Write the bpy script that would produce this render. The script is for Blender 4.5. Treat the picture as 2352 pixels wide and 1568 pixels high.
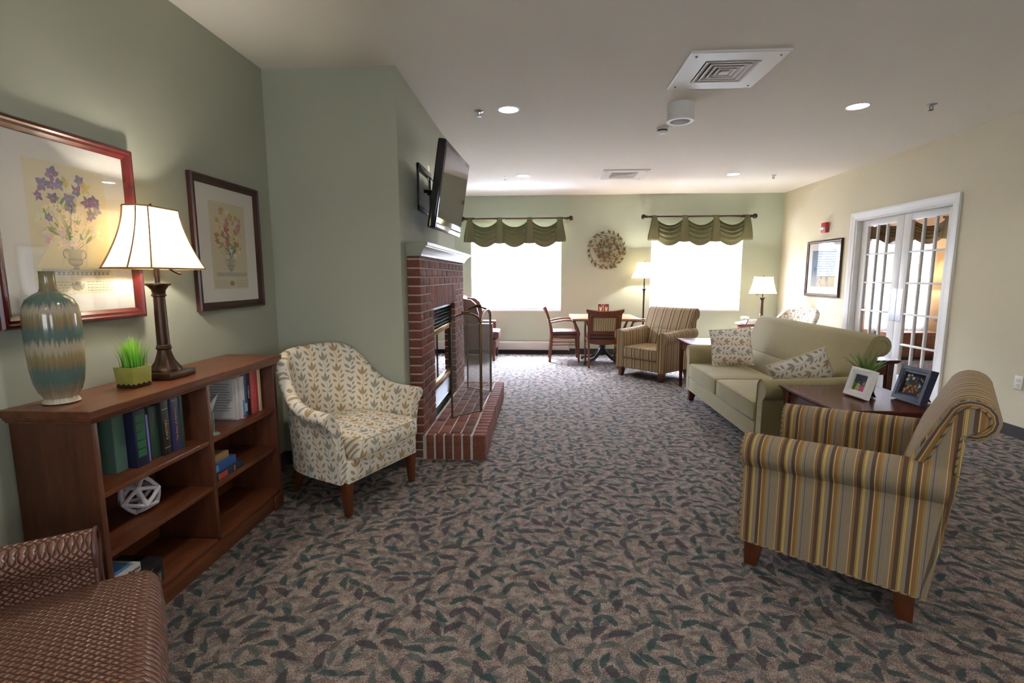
import bpy, bmesh, math, random
from math import pi, sin, cos, radians, sqrt, atan2
from mathutils import Vector, Matrix, Euler

random.seed(7)
for o in list(bpy.data.objects):
    bpy.data.objects.remove(o, do_unlink=True)
scene = bpy.context.scene
COL = scene.collection

# ------------------------------------------------------------------ camera
CAM_F, CAM_YAW, CAM_PITCH, CAM_ROLL, CAM_H = 1135.0, 0.05791, 0.13078, -0.0018, 1.36727
cam_data = bpy.data.cameras.new('camera')
cam_data.sensor_fit = 'HORIZONTAL'
cam_data.sensor_width = 36.0
cam_data.lens = 36.0 * CAM_F / 2352.0
cam_data.clip_start = 0.05
cam_data.clip_end = 200
cam = bpy.data.objects.new('camera', cam_data)
COL.objects.link(cam)
_F = Vector((-sin(CAM_YAW) * cos(CAM_PITCH), cos(CAM_YAW) * cos(CAM_PITCH), -sin(CAM_PITCH)))
_R = Vector((cos(CAM_YAW), sin(CAM_YAW), 0))
_U = _R.cross(_F)
_R2 = cos(CAM_ROLL) * _R + sin(CAM_ROLL) * _U
_U2 = -sin(CAM_ROLL) * _R + cos(CAM_ROLL) * _U
_m = Matrix((_R2, _U2, -_F)).transposed().to_4x4()
_m.translation = Vector((0, 0, CAM_H))
cam.matrix_world = _m
scene.camera = cam

# ------------------------------------------------------------------ world, daylight, exposure
world = bpy.data.worlds.new('daylight')
scene.world = world
world.use_nodes = True
_bg = world.node_tree.nodes['Background']
_bg.inputs['Color'].default_value = (0.80, 0.88, 1.0, 1)
_bg.inputs['Strength'].default_value = 3.0
scene.view_settings.view_transform = 'Standard'
scene.view_settings.look = 'None'
scene.view_settings.exposure = 1.2
scene.view_settings.gamma = 1.0
scene.view_settings.use_curve_mapping = False
scene.cycles.use_denoising = True
scene.cycles.max_bounces = 10
scene.cycles.diffuse_bounces = 6
scene.cycles.transparent_max_bounces = 16
scene.cycles.sample_clamp_indirect = 8.0

DAYLIGHT_W = 2800.0
CAN_W = 7.0
LAMP_W = 22.0

def area_light(name, loc, rot, sx, sy, power, color):
    l = bpy.data.lights.new(name, 'AREA')
    l.shape = 'RECTANGLE'
    l.size, l.size_y, l.energy, l.color = sx, sy, power, color
    o = bpy.data.objects.new(name, l)
    COL.objects.link(o)
    o.location, o.rotation_euler = loc, rot
    return o

# daylight falling on the outside of each window (the lights stand outdoors, behind glass and blinds)
XL, XR, D, YC, XC, H = -1.868, 4.044, 8.712, 3.398, -0.963, 2.74
YB = -2.6          # wall behind the camera
YF = 5.587         # far end of the chimney breast
WIN = ((-1.215, 0.350, 0.775, 2.22), (1.885, 3.405, 0.79, 2.22))   # x0,x1,z0,z1 in the far wall
DW = D + 0.16
for _x0, _x1, _z0, _z1 in WIN:
    area_light('daylight', ((_x0 + _x1) / 2, DW + 0.32, (_z0 + _z1) / 2), (radians(-90), 0, 0), _x1 - _x0 + .3, _z1 - _z0 + .3, DAYLIGHT_W, (0.70, 0.78, 1.0))
area_light('daylight', (6.15, 8.9 + 0.5, 1.3), (radians(-90), 0, 0), 1.5, 2.0, DAYLIGHT_W * 0.065, (0.70, 0.78, 1.0))
# unseen windows assumed behind the camera, added to light the camera-facing surfaces
for _x in (-.2, 2.4):
    area_light('daylight', (_x, YB - .45, 1.5), (radians(90), 0, 0), 1.6, 1.4, 14, (0.86, 0.91, 1.0))

# ------------------------------------------------------------------ node helpers
class S:
    """a socket with arithmetic"""
    def __init__(self, nt, s): self.nt, self.s = nt, s
    def _m(self, op, a, b=None, c=None):
        n = self.nt.nodes.new('ShaderNodeMath'); n.operation = op
        for i, x in enumerate((a, b, c)):
            if x is None: continue
            if isinstance(x, S): self.nt.links.new(x.s, n.inputs[i])
            else: n.inputs[i].default_value = x
        return S(self.nt, n.outputs[0])
    def __add__(s, o): return s._m('ADD', s, o)
    def __radd__(s, o): return s._m('ADD', o, s)
    def __sub__(s, o): return s._m('SUBTRACT', s, o)
    def __rsub__(s, o): return s._m('SUBTRACT', o, s)
    def __mul__(s, o): return s._m('MULTIPLY', s, o)
    def __rmul__(s, o): return s._m('MULTIPLY', o, s)
    def __truediv__(s, o): return s._m('DIVIDE', s, o)
    def abs(s): return s._m('ABSOLUTE', s)
    def floor(s): return s._m('FLOOR', s)
    def fract(s): return s._m('FRACT', s)
    def sin(s): return s._m('SINE', s)
    def cos(s): return s._m('COSINE', s)
    def lt(s, o): return s._m('LESS_THAN', s, o)
    def gt(s, o): return s._m('GREATER_THAN', s, o)
    def min(s, o): return s._m('MINIMUM', s, o)
    def max(s, o): return s._m('MAXIMUM', s, o)
    def mod(s, o): return s._m('FLOORED_MODULO', s, o)
    def pow(s, o): return s._m('POWER', s, o)
    def smooth(s, a, b):
        n = s.nt.nodes.new('ShaderNodeMapRange'); n.interpolation_type = 'SMOOTHSTEP'
        s.nt.links.new(s.s, n.inputs[0]); n.inputs[1].default_value = a; n.inputs[2].default_value = b
        return S(s.nt, n.outputs[0])

class Mat:
    def __init__(self, name, color=(.5, .5, .5), rough=.6, metal=0.0, spec=.5):
        self.m = bpy.data.materials.new(name)
        self.m.use_nodes = True
        self.nt = self.m.node_tree
        self.b = self.nt.nodes['Principled BSDF']
        self.out = self.nt.nodes['Material Output']
        self.b.inputs['Base Color'].default_value = (*color, 1)
        self.b.inputs['Roughness'].default_value = rough
        self.b.inputs['Metallic'].default_value = metal
        self.b.inputs['Specular IOR Level'].default_value = spec
        self.m.diffuse_color = (*color, 1)
    def node(self, t, **kw):
        n = self.nt.nodes.new(t)
        for k, v in kw.items(): setattr(n, k, v)
        return n
    def link(self, a, b): self.nt.links.new(a.s if isinstance(a, S) else a, b)
    def uv(self):
        n = self.node('ShaderNodeTexCoord'); x = self.node('ShaderNodeSeparateXYZ')
        self.link(n.outputs['UV'], x.inputs[0])
        return S(self.nt, x.outputs[0]), S(self.nt, x.outputs[1]), n.outputs['UV']
    def obj(self):
        n = self.node('ShaderNodeTexCoord'); x = self.node('ShaderNodeSeparateXYZ')
        self.link(n.outputs['Object'], x.inputs[0])
        return S(self.nt, x.outputs[0]), S(self.nt, x.outputs[1]), S(self.nt, x.outputs[2]), n.outputs['Object']
    def vec(self, x, y, z=0.0):
        n = self.node('ShaderNodeCombineXYZ')
        for i, v in enumerate((x, y, z)):
            if isinstance(v, S): self.link(v, n.inputs[i])
            else: n.inputs[i].default_value = v
        return n.outputs[0]
    def noise(self, vec, scale, detail=3.0, rough=.55):
        n = self.node('ShaderNodeTexNoise')
        if vec is not None: self.link(vec, n.inputs['Vector'])
        n.inputs['Scale'].default_value = scale; n.inputs['Detail'].default_value = detail
        n.inputs['Roughness'].default_value = rough
        return S(self.nt, n.outputs['Fac'])
    def ramp(self, fac, stops, interp='LINEAR'):
        n = self.node('ShaderNodeValToRGB'); r = n.color_ramp; r.interpolation = interp
        while len(r.elements) < len(stops): r.elements.new(.5)
        for e, (p, c) in zip(r.elements, stops): e.position = p; e.color = (*c, 1)
        self.link(fac, n.inputs[0])
        return n.outputs[0]
    def mix(self, fac, a, b, blend='MIX'):
        n = self.node('ShaderNodeMix', data_type='RGBA', blend_type=blend)
        for i, v in ((0, fac), (6, a), (7, b)):
            if isinstance(v, S): self.link(v, n.inputs[i])
            elif isinstance(v, (int, float)): n.inputs[i].default_value = v
            elif isinstance(v, tuple): n.inputs[i].default_value = (*v, 1)
            else: self.link(v, n.inputs[i])
        return n.outputs[2]
    def base(self, c): self.link(c, self.b.inputs['Base Color']); return self
    def bump(self, h, strength=.3, dist=.01):
        n = self.node('ShaderNodeBump'); n.inputs['Strength'].default_value = strength
        n.inputs['Distance'].default_value = dist
        self.link(h, n.inputs['Height']); self.link(n.outputs[0], self.b.inputs['Normal'])
        return self

def srgb(r, g, b):
    f = lambda c: (c / 255 / 12.92) if c <= 10 else ((c / 255 + .055) / 1.055) ** 2.4
    return (f(r), f(g), f(b))

M = {}
def plain(key, color, rough=.6, metal=0., spec=.5):
    M[key] = Mat(key, color, rough, metal, spec).m
    return M[key]

def wood(key, c1, c2, rough=.35, axis=1, spec=.5):
    a = Mat(key, c1, rough, 0, spec)
    x, y, z, v = a.obj()
    s = [14., 14., 14.]; s[axis] = 1.3
    n = a.noise(a.vec(x * s[0], y * s[1], z * s[2]), 2.2, 5, .6)
    n2 = a.noise(a.vec(x * s[0] * 5, y * s[1] * 5, z * s[2] * 5), 3.0, 2, .5)
    a.base(a.ramp(n * .75 + n2 * .25, [(.3, c1), (.72, c2)]))
    a.bump(n2, .06, .002)
    M[key] = a.m

def painted(key, color, var=.04, rough=.75):
    a = Mat(key, color, rough, 0, .3)
    x, y, z, v = a.obj()
    n = a.noise(v, 1.3, 3)
    a.base(a.mix(n, tuple(c * (1 - var) for c in color), tuple(min(1, c * (1 + var)) for c in color)))
    a.bump(a.noise(v, 220, 2), .05, .002)
    M[key] = a.m

SAGE = srgb(165, 167, 150)
painted('sage_paint', SAGE)
painted('sage_paint_brightened', srgb(180, 187, 168))  # sage lightened for the far wall: brightness around the windows put into its colour
painted('cream_paint', srgb(202, 193, 166))
painted('ceiling_paint', srgb(226, 220, 208), .015, .9)
painted('peach_paint', srgb(226, 190, 150))
plain('white_paint', srgb(226, 224, 220), .35)
plain('heater_paint', srgb(196, 188, 182), .45)
plain('mantel_paint', srgb(158, 158, 144), .35)
wood('cherry', srgb(72, 38, 22), srgb(124, 71, 43), .3, 1)
wood('cherry_x', srgb(74, 37, 21), srgb(122, 64, 37), .28, 0)
wood('cherry_z', srgb(66, 35, 22), srgb(104, 59, 37), .35, 2)
wood('leg_wood', srgb(70, 34, 16), srgb(104, 54, 26), .35, 2)
wood('chair_wood', srgb(84, 42, 24), srgb(122, 66, 40), .3, 2)
wood('table_wood', srgb(140, 88, 60), srgb(176, 118, 84), .3, 0)
wood('dark_wood', srgb(58, 24, 18), srgb(86, 38, 28), .22, 0)
wood('frame_wood', srgb(58, 18, 18), srgb(96, 32, 28), .28, 2)
wood('dark_frame', srgb(44, 22, 20), srgb(66, 34, 30), .28, 2)
plain('bronze', srgb(74, 54, 42), .35, .75)
plain('old_brass', srgb(110, 88, 58), .35, .9)
plain('polished_brass', srgb(190, 160, 100), .25, 1.0)
plain('black_metal', srgb(24, 24, 27), .4, .3)
plain('louver_metal', srgb(48, 50, 56), .4, .2)
plain('steel', srgb(180, 182, 190), .3, .9)
plain('grey_grille', srgb(150, 148, 146), .7)
plain('chrome', srgb(200, 200, 205), .15, 1.)
plain('tv_black', srgb(20, 20, 24), .12)
plain('tv_screen', srgb(14, 15, 16), .06, 0, .8)
plain('ivory_plastic', srgb(222, 214, 190), .5)
plain('white_plastic', srgb(224, 222, 218), .4)
plain('red_plastic', srgb(150, 24, 24), .35)
plain('clear_lens', srgb(225, 225, 230), .1)
plain('mat_board', srgb(226, 221, 212), .8)
plain('paper', srgb(216, 206, 184), .8)
plain('black_velvet', srgb(22, 24, 26), .9)
plain('grout', srgb(172, 162, 150), .9)
plain('dark_void', srgb(12, 12, 13), .8)
plain('gold_print', srgb(190, 150, 70), .4, .3)
plain('ink', srgb(30, 28, 30), .7)
plain('leaf_green', srgb(88, 170, 40), .5)
plain('soil', srgb(60, 46, 34), .9)
plain('berry_red', srgb(130, 36, 44), .35)
plain('wreath_leaf', srgb(100, 88, 42), .5, .1)
plain('wreath_stem', srgb(112, 94, 56), .5, .2)
plain('white_ceramic', srgb(214, 208, 214), .18)
plain('pale_ceramic', srgb(150, 166, 158), .25)

# carpet: leaves scattered over a looped tan ground
a = Mat('carpet', (.2, .18, .15), .95, 0, .1)
x, y, z, v = a.obj()
wob = a.noise(v, 42, 2)
wob2 = a.noise(v, 43, 2)
px = x + (wob - .5) * .014
py = y + (wob2 - .5) * .014
def carpet_leaf(ox, oy, scale, half, wid, rnd=.85):
    vo = a.node('ShaderNodeTexVoronoi', voronoi_dimensions='2D', feature='F1')
    vo.inputs['Scale'].default_value = scale; vo.inputs['Randomness'].default_value = rnd
    qx, qy = px + ox, py + oy
    a.link(a.vec(qx, qy), vo.inputs['Vector'])
    sp = a.node('ShaderNodeSeparateXYZ'); a.link(vo.outputs['Position'], sp.inputs[0])
    sc_ = a.node('ShaderNodeSeparateColor'); a.link(vo.outputs['Color'], sc_.inputs[0])
    r1, r2 = S(a.nt, sc_.outputs[0]), S(a.nt, sc_.outputs[1])
    dx, dy = qx - S(a.nt, sp.outputs[0]), qy - S(a.nt, sp.outputs[1])
    ang = r1 * 3.3 - .9
    ca, sa = ang.cos(), ang.sin()
    u = dx * ca + dy * sa
    w = dy * ca - dx * sa
    w = w + (u * u) * 5.0 - .004
    k = r2 * .45 + .75
    e = u / (k * half)
    d_ = w.abs() / (k * wid) - (1.0 - e * e)
    return d_, r2
d1, r1_ = carpet_leaf(0, 0, 10.6, .056, .0185)
d2, r2_ = carpet_leaf(.37, .61, 11.6, .050, .0145)
d3, r3_ = carpet_leaf(1.7, .2, 13.5, .040, .0105)
fine = a.noise(v, 420, 2, .7)
mid = a.noise(v, 24, 3)
yarn = a.noise(a.vec(x * 190., y * 260.), 1.0, 1)
spk = a.noise(v, 170, 2, .6)
gmix = (mid * .30 + fine * .30 + spk * .40).smooth(.40, .60)
ground = a.mix(gmix, srgb(84, 70, 67), srgb(160, 144, 133))
t1 = (d1 + (spk - .5) * 1.1).smooth(.10, -.22)
t2 = (d2 + (spk - .5) * 1.1).smooth(.10, -.22)
t3 = (d3 + (spk - .5) * 1.1).smooth(.10, -.22)
c3 = a.mix(t3 * .55, ground, srgb(92, 98, 92))
c2 = a.mix(t2 * .7, c3, a.mix(r2_.gt(.5), srgb(76, 71, 72), srgb(68, 79, 78)))
c1 = a.mix(t1 * .85, c2, a.mix(r1_.gt(.62), srgb(48, 66, 66), srgb(62, 58, 63)))
c0 = a.mix(yarn.smooth(.35, .65) * .35, c1, a.mix(.5, c1, (.02, .02, .02)))
a.base(c0)
a.bump(yarn * .6 + fine * .4, .6, .006)
M['carpet'] = a.m

# brick, tinted per brick
a = Mat('brick', (.2, .06, .04), .85, 0, .2)
oi = a.node('ShaderNodeObjectInfo')
rnd = S(a.nt, oi.outputs['Random'])
x, y, z, v = a.obj()
n = a.noise(v, 45, 4, .65)
n2 = a.noise(a.vec(x * 1.0, y * 40., z * 6.), 3.0, 3)
col = a.ramp(rnd, [(0, srgb(92, 54, 42)), (.35, srgb(116, 68, 54)), (.7, srgb(104, 63, 50)), (1, srgb(86, 58, 47))])
col = a.mix(n.smooth(.45, .75) * .5, col, srgb(132, 90, 78))
col = a.mix(n2.smooth(.62, .75) * .35, col, srgb(60, 34, 28))
a.base(col)
a.bump(n, .5, .006)
M['brick'] = a.m

# striped upholstery, u in metres across the stripes
def stripes(key, pal, period=.105):
    a = Mat(key, pal[0][1], .8, 0, .25)
    u, w, v = a.uv()
    t = (u / period).fract()
    a.base(a.ramp(t, pal, 'CONSTANT'))
    a.bump(a.noise(a.vec(u * 900., w * 900.), 1.0, 1), .12, .001)
    M[key] = a.m
_g, _o, _b, _y, _l, _br = srgb(134, 122, 108), srgb(148, 122, 68), srgb(90, 70, 55), srgb(200, 172, 118), srgb(158, 144, 128), srgb(136, 100, 64)
stripes('stripe_fabric', [(0, _g), (.07, _o), (.09, _g), (.16, _b), (.175, _g), (.235, _l), (.25, _o), (.31, _br), (.40, _y), (.415, _o), (.43, _b), (.52, _g), (.60, _o), (.635, _y), (.650, _o), (.665, _y), (.68, _o), (.73, _b), (.83, _br), (.90, _y), (.915, _g), (.965, _o)], .138)
stripes('stripe_piping', [(0, _o), (.35, _b), (.7, _g)], .03)

# plain chenille
a = Mat('chenille', srgb(150, 140, 104), .85, 0, .2)
u, w, v = a.uv()
n = a.noise(a.vec(u * 60., w * 420.), 1.0, 3)
n2 = a.noise(a.vec(u * 7., w * 7.), 1.0, 2)
a.base(a.mix(n * .7 + n2 * .3, srgb(119, 108, 74), srgb(155, 142, 103)))
a.b.inputs['Sheen Weight'].default_value = .25
a.b.inputs['Sheen Roughness'].default_value = .4
a.bump(n, .2, .003)
M['chenille'] = a.m
plain('chenille_piping', srgb(136, 128, 100), .8)

# leaf-print upholstery: vines in alternating brown and grey columns
def leaf_print(key, ground):
    a = Mat(key, ground, .8, 0, .25)
    u, w, v = a.uv()
    P, Q = .098, .140
    i = (u / P).floor()
    xx = ((u / P).fract() - .5) * P
    yy = ((w / Q + i * .37).fract() - .5) * Q
    stem = (xx - (yy * (2 * pi / Q)).sin() * .007).abs() - .0014
    best = stem * 90.
    for cx, cy, ang, l, wd in ((.001, .026, 92, .021, .0075), (.014, .021, 58, .017, .0055), (-.013, .021, 124, .017, .0055),
                               (.020, -.010, 48, .016, .0058), (-.022, -.020, 140, .015, .0055), (.019, -.036, 28, .013, .005),
                               (-.020, .002, 118, .011, .0042), (-.018, -.043, 160, .012, .0045)):
        cx, cy, l, wd = cx * 1.44, cy * 1.44, l * 1.5, wd * 1.5
        c, s = cos(radians(ang)), sin(radians(ang))
        dx, dy = xx - cx, yy - cy
        aa = (dx * c + dy * s) / l
        bb = (dy * c - dx * s) / wd
        best = best.min(bb.abs() - (1.0 - aa * aa))
    k = best.smooth(.12, -.12)
    odd = i.mod(2.0)
    leaf = a.mix(odd, srgb(160, 132, 90), srgb(140, 136, 122))
    nn = a.noise(a.vec(u * 800., w * 800.), 1.0, 1)
    a.base(a.mix(k * .9, ground, leaf))
    a.bump(nn, .1, .001)
    M[key] = a.m
leaf_print('leaf_fabric', srgb(218, 208, 190))
leaf_print('pillow_fabric', srgb(216, 207, 194))
plain('cream_piping', srgb(196, 182, 154), .8)

# woven brown leather
a = Mat('woven_leather', srgb(86, 56, 42), .30, 0, .6)
u, w, v = a.uv()
P = .0145
ru, rw = (u + w) / P * .7071, (u - w) / P * .7071
chk = ((ru.floor() + rw.floor())).mod(2.0)
hu = (ru.fract() - .5).abs() * 2.0
hw = (rw.fract() - .5).abs() * 2.0
h1 = (1.0 - hu * hu) * (1.0 - hw.pow(6.0))
h2 = (1.0 - hw * hw) * (1.0 - hu.pow(6.0))
hh = h1 * chk + h2 * (1.0 - chk)
a.base(a.mix(hh, srgb(72, 45, 35), srgb(124, 84, 66)))
a.bump(hh, .9, .004)
M['woven_leather'] = a.m
a = Mat('smooth_leather', srgb(84, 50, 42), .38, 0, .5)
x, y, z, v = a.obj()
a.bump(a.noise(v, 160, 2), .12, .002)
M['smooth_leather'] = a.m
# woven chair-back fabric
a = Mat('cane_fabric', srgb(170, 150, 108), .8)
u, w, v = a.uv()
P = .034
k = (((u / P + (w / P * 6.283).sin() * .25).fract() - .5).abs() * 2.0).smooth(.55, .3)
a.base(a.mix(k, srgb(196, 178, 134), srgb(104, 84, 56)))
M['cane_fabric'] = a.m
# sage valance cloth: lets some daylight through
a = Mat('valance_cloth', srgb(98, 95, 66), .7, 0, .3)
x, y, z, v = a.obj()
n = a.noise(a.vec(x * 30., y * 30., z * 400.), 1.0, 2)
a.base(a.mix(n, srgb(86, 84, 58), srgb(108, 105, 74)))
tr = a.node('ShaderNodeBsdfTranslucent'); tr.inputs['Color'].default_value = (*srgb(112, 108, 70), 1)
ms = a.node('ShaderNodeMixShader'); ms.inputs[0].default_value = .05
a.link(a.b.outputs[0], ms.inputs[1]); a.link(tr.outputs[0], ms.inputs[2]); a.link(ms.outputs[0], a.out.inputs[0])
M['valance_cloth'] = a.m
def translucent(key, color, fac, rough=.7):
    a = Mat(key, color, rough, 0, .2)
    tr = a.node('ShaderNodeBsdfTranslucent'); tr.inputs['Color'].default_value = (*color, 1)
    ms = a.node('ShaderNodeMixShader'); ms.inputs[0].default_value = fac
    a.link(a.b.outputs[0], ms.inputs[1]); a.link(tr.outputs[0], ms.inputs[2]); a.link(ms.outputs[0], a.out.inputs[0])
    M[key] = a.m
translucent('blind_slat', srgb(238, 238, 236), .40, .5)
translucent('lamp_linen', srgb(240, 226, 190), .60)
translucent('sheer', srgb(240, 238, 236), .6)
translucent('brown_valance', srgb(122, 100, 70), .2)
plain('shade_trim', srgb(140, 112, 76), .7)
# glass: thin pane, transparent with a Fresnel reflection
def pane_glass(key, refl=1.0, tint=(1, 1, 1)):
    a = Mat(key)
    t = a.node('ShaderNodeBsdfTransparent'); t.inputs[0].default_value = (*tint, 1)
    g = a.node('ShaderNodeBsdfGlossy'); g.inputs['Roughness'].default_value = .015
    lw = a.node('ShaderNodeLayerWeight'); lw.inputs[0].default_value = .5
    ms = a.node('ShaderNodeMixShader')
    a.link(((S(a.nt, lw.outputs['Facing']).pow(5.0) * .96 + .04) * refl).min(1.0), ms.inputs[0])
    a.link(t.outputs[0], ms.inputs[1]); a.link(g.outputs[0], ms.inputs[2]); a.link(ms.outputs[0], a.out.inputs[0])
    M[key] = a.m
pane_glass('window_glass', 1.0)
pane_glass('picture_glass', 1.4)
pane_glass('fire_glass', 2.2, (.25, .27, .3))
# wire mesh of the fire screen
a = Mat('wire_mesh', srgb(130, 126, 120), .55, .1)
t = a.node('ShaderNodeBsdfTransparent')
ms = a.node('ShaderNodeMixShader'); ms.inputs[0].default_value = .20
a.link(t.outputs[0], ms.inputs[1]); a.link(a.b.outputs[0], ms.inputs[2]); a.link(ms.outputs[0], a.out.inputs[0])
M['wire_mesh'] = a.m
# glowing lamp glass
def glow(key, color, s):
    a = Mat(key, color)
    a.b.inputs['Emission Color'].default_value = (*color, 1); a.b.inputs['Emission Strength'].default_value = s
    M[key] = a.m
glow('can_glow', (1, .97, .93), 14.)
# banded drip glaze of the vase, z in metres
a = Mat('drip_glaze', srgb(150, 130, 96), .12, 0, .6)
x, y, z, v = a.obj()
an = a.node('ShaderNodeMath', operation='ARCTAN2')
a.link(y, an.inputs[0]); a.link(x, an.inputs[1])
th = S(a.nt, an.outputs[0])
dr = a.noise(a.vec(th * 5.0, z * 2.0), 1.6, 4, .65)
dr2 = a.noise(a.vec(th * 11., z * 6.0), 1.0, 4, .6)
zz = z + (dr - .5) * .04 + (dr2 - .5) * .085
tan_, teal, grey, brn, dk = srgb(136, 124, 88), srgb(84, 104, 96), srgb(166, 152, 130), srgb(132, 112, 78), srgb(100, 94, 70)
a.base(a.ramp(zz * 2.0, [(0, srgb(200, 190, 168)), (.05, grey), (.10, srgb(130, 116, 92)), (.17, teal), (.25, teal), (.30, brn), (.35, tan_), (.39, grey), (.43, grey), (.47, teal), (.54, teal), (.595, brn), (.63, tan_), (.665, grey), (.69, grey), (.73, teal), (.79, srgb(94, 110, 96)), (.83, brn), (.88, tan_), (1, dk)]))
M['drip_glaze'] = a.m
# lime pot with a dark jagged foot
a = Mat('lime_glaze', srgb(140, 142, 60), .3, 0, .5)
x, y, z, v = a.obj()
zig = ((x * 42. + y * 42.).fract() - .5).abs() * .016
n = a.noise(v, 30, 3)
a.base(a.mix(z.lt(zig + .010), a.mix(n, srgb(122, 126, 48), srgb(164, 160, 84)), srgb(48, 40, 30)))
M['lime_glaze'] = a.m
a = Mat('grass_blade', srgb(90, 170, 40), .5, 0, .3)
x, y, z, v = a.obj()
a.base(a.ramp(z * 6.0, [(.3, srgb(52, 108, 26)), (.75, srgb(112, 186, 48)), (1, srgb(170, 220, 90))]))
M['grass_blade'] = a.m
plain('fern_green', srgb(78, 120, 48), .5)
# vertex-coloured flat print
a = Mat('print_ink', (.8, .8, .8), .8, 0, .2)
n = a.node('ShaderNodeVertexColor'); n.layer_name = 'ink'
a.base(n.outputs[0])
M['print_ink'] = a.m
# embossed dark-blue frame
a = Mat('blue_frame', srgb(40, 43, 66), .3, .2)
x, y, z, v = a.obj()
k1 = (((x + z * .6) / .016).fract() - .5).abs().lt(.07)
k2 = (((x - z * .6) / .016).fract() - .5).abs().lt(.07)
a.base(a.mix(k1.max(k2), srgb(44, 47, 72), srgb(20, 20, 28)))
a.bump(1.0 - k1.max(k2), .5, .002)
M['blue_frame'] = a.m
def book_mat(key, c, rough=.5): plain(key, srgb(*c), rough)
for k, c in dict(bk_teal=(92, 124, 112), bk_navy=(28, 32, 62), bk_green=(36, 62, 48), bk_black=(30, 28, 28), bk_indigo=(44, 42, 84),
                 bk_white=(206, 200, 196), bk_blue=(58, 92, 150), bk_red=(172, 52, 56), bk_pink=(196, 84, 84), bk_cream=(206, 186, 150),
                 bk_tan=(150, 122, 78), bk_royal=(44, 82, 140), bk_slate=(40, 46, 60), bk_lilac=(128, 128, 200), bk_label=(34, 96, 56),
                 bk_rust=(170, 60, 52), bk_sky=(96, 150, 200), pages=(206, 196, 170)).items(): book_mat(k, c)

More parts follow.
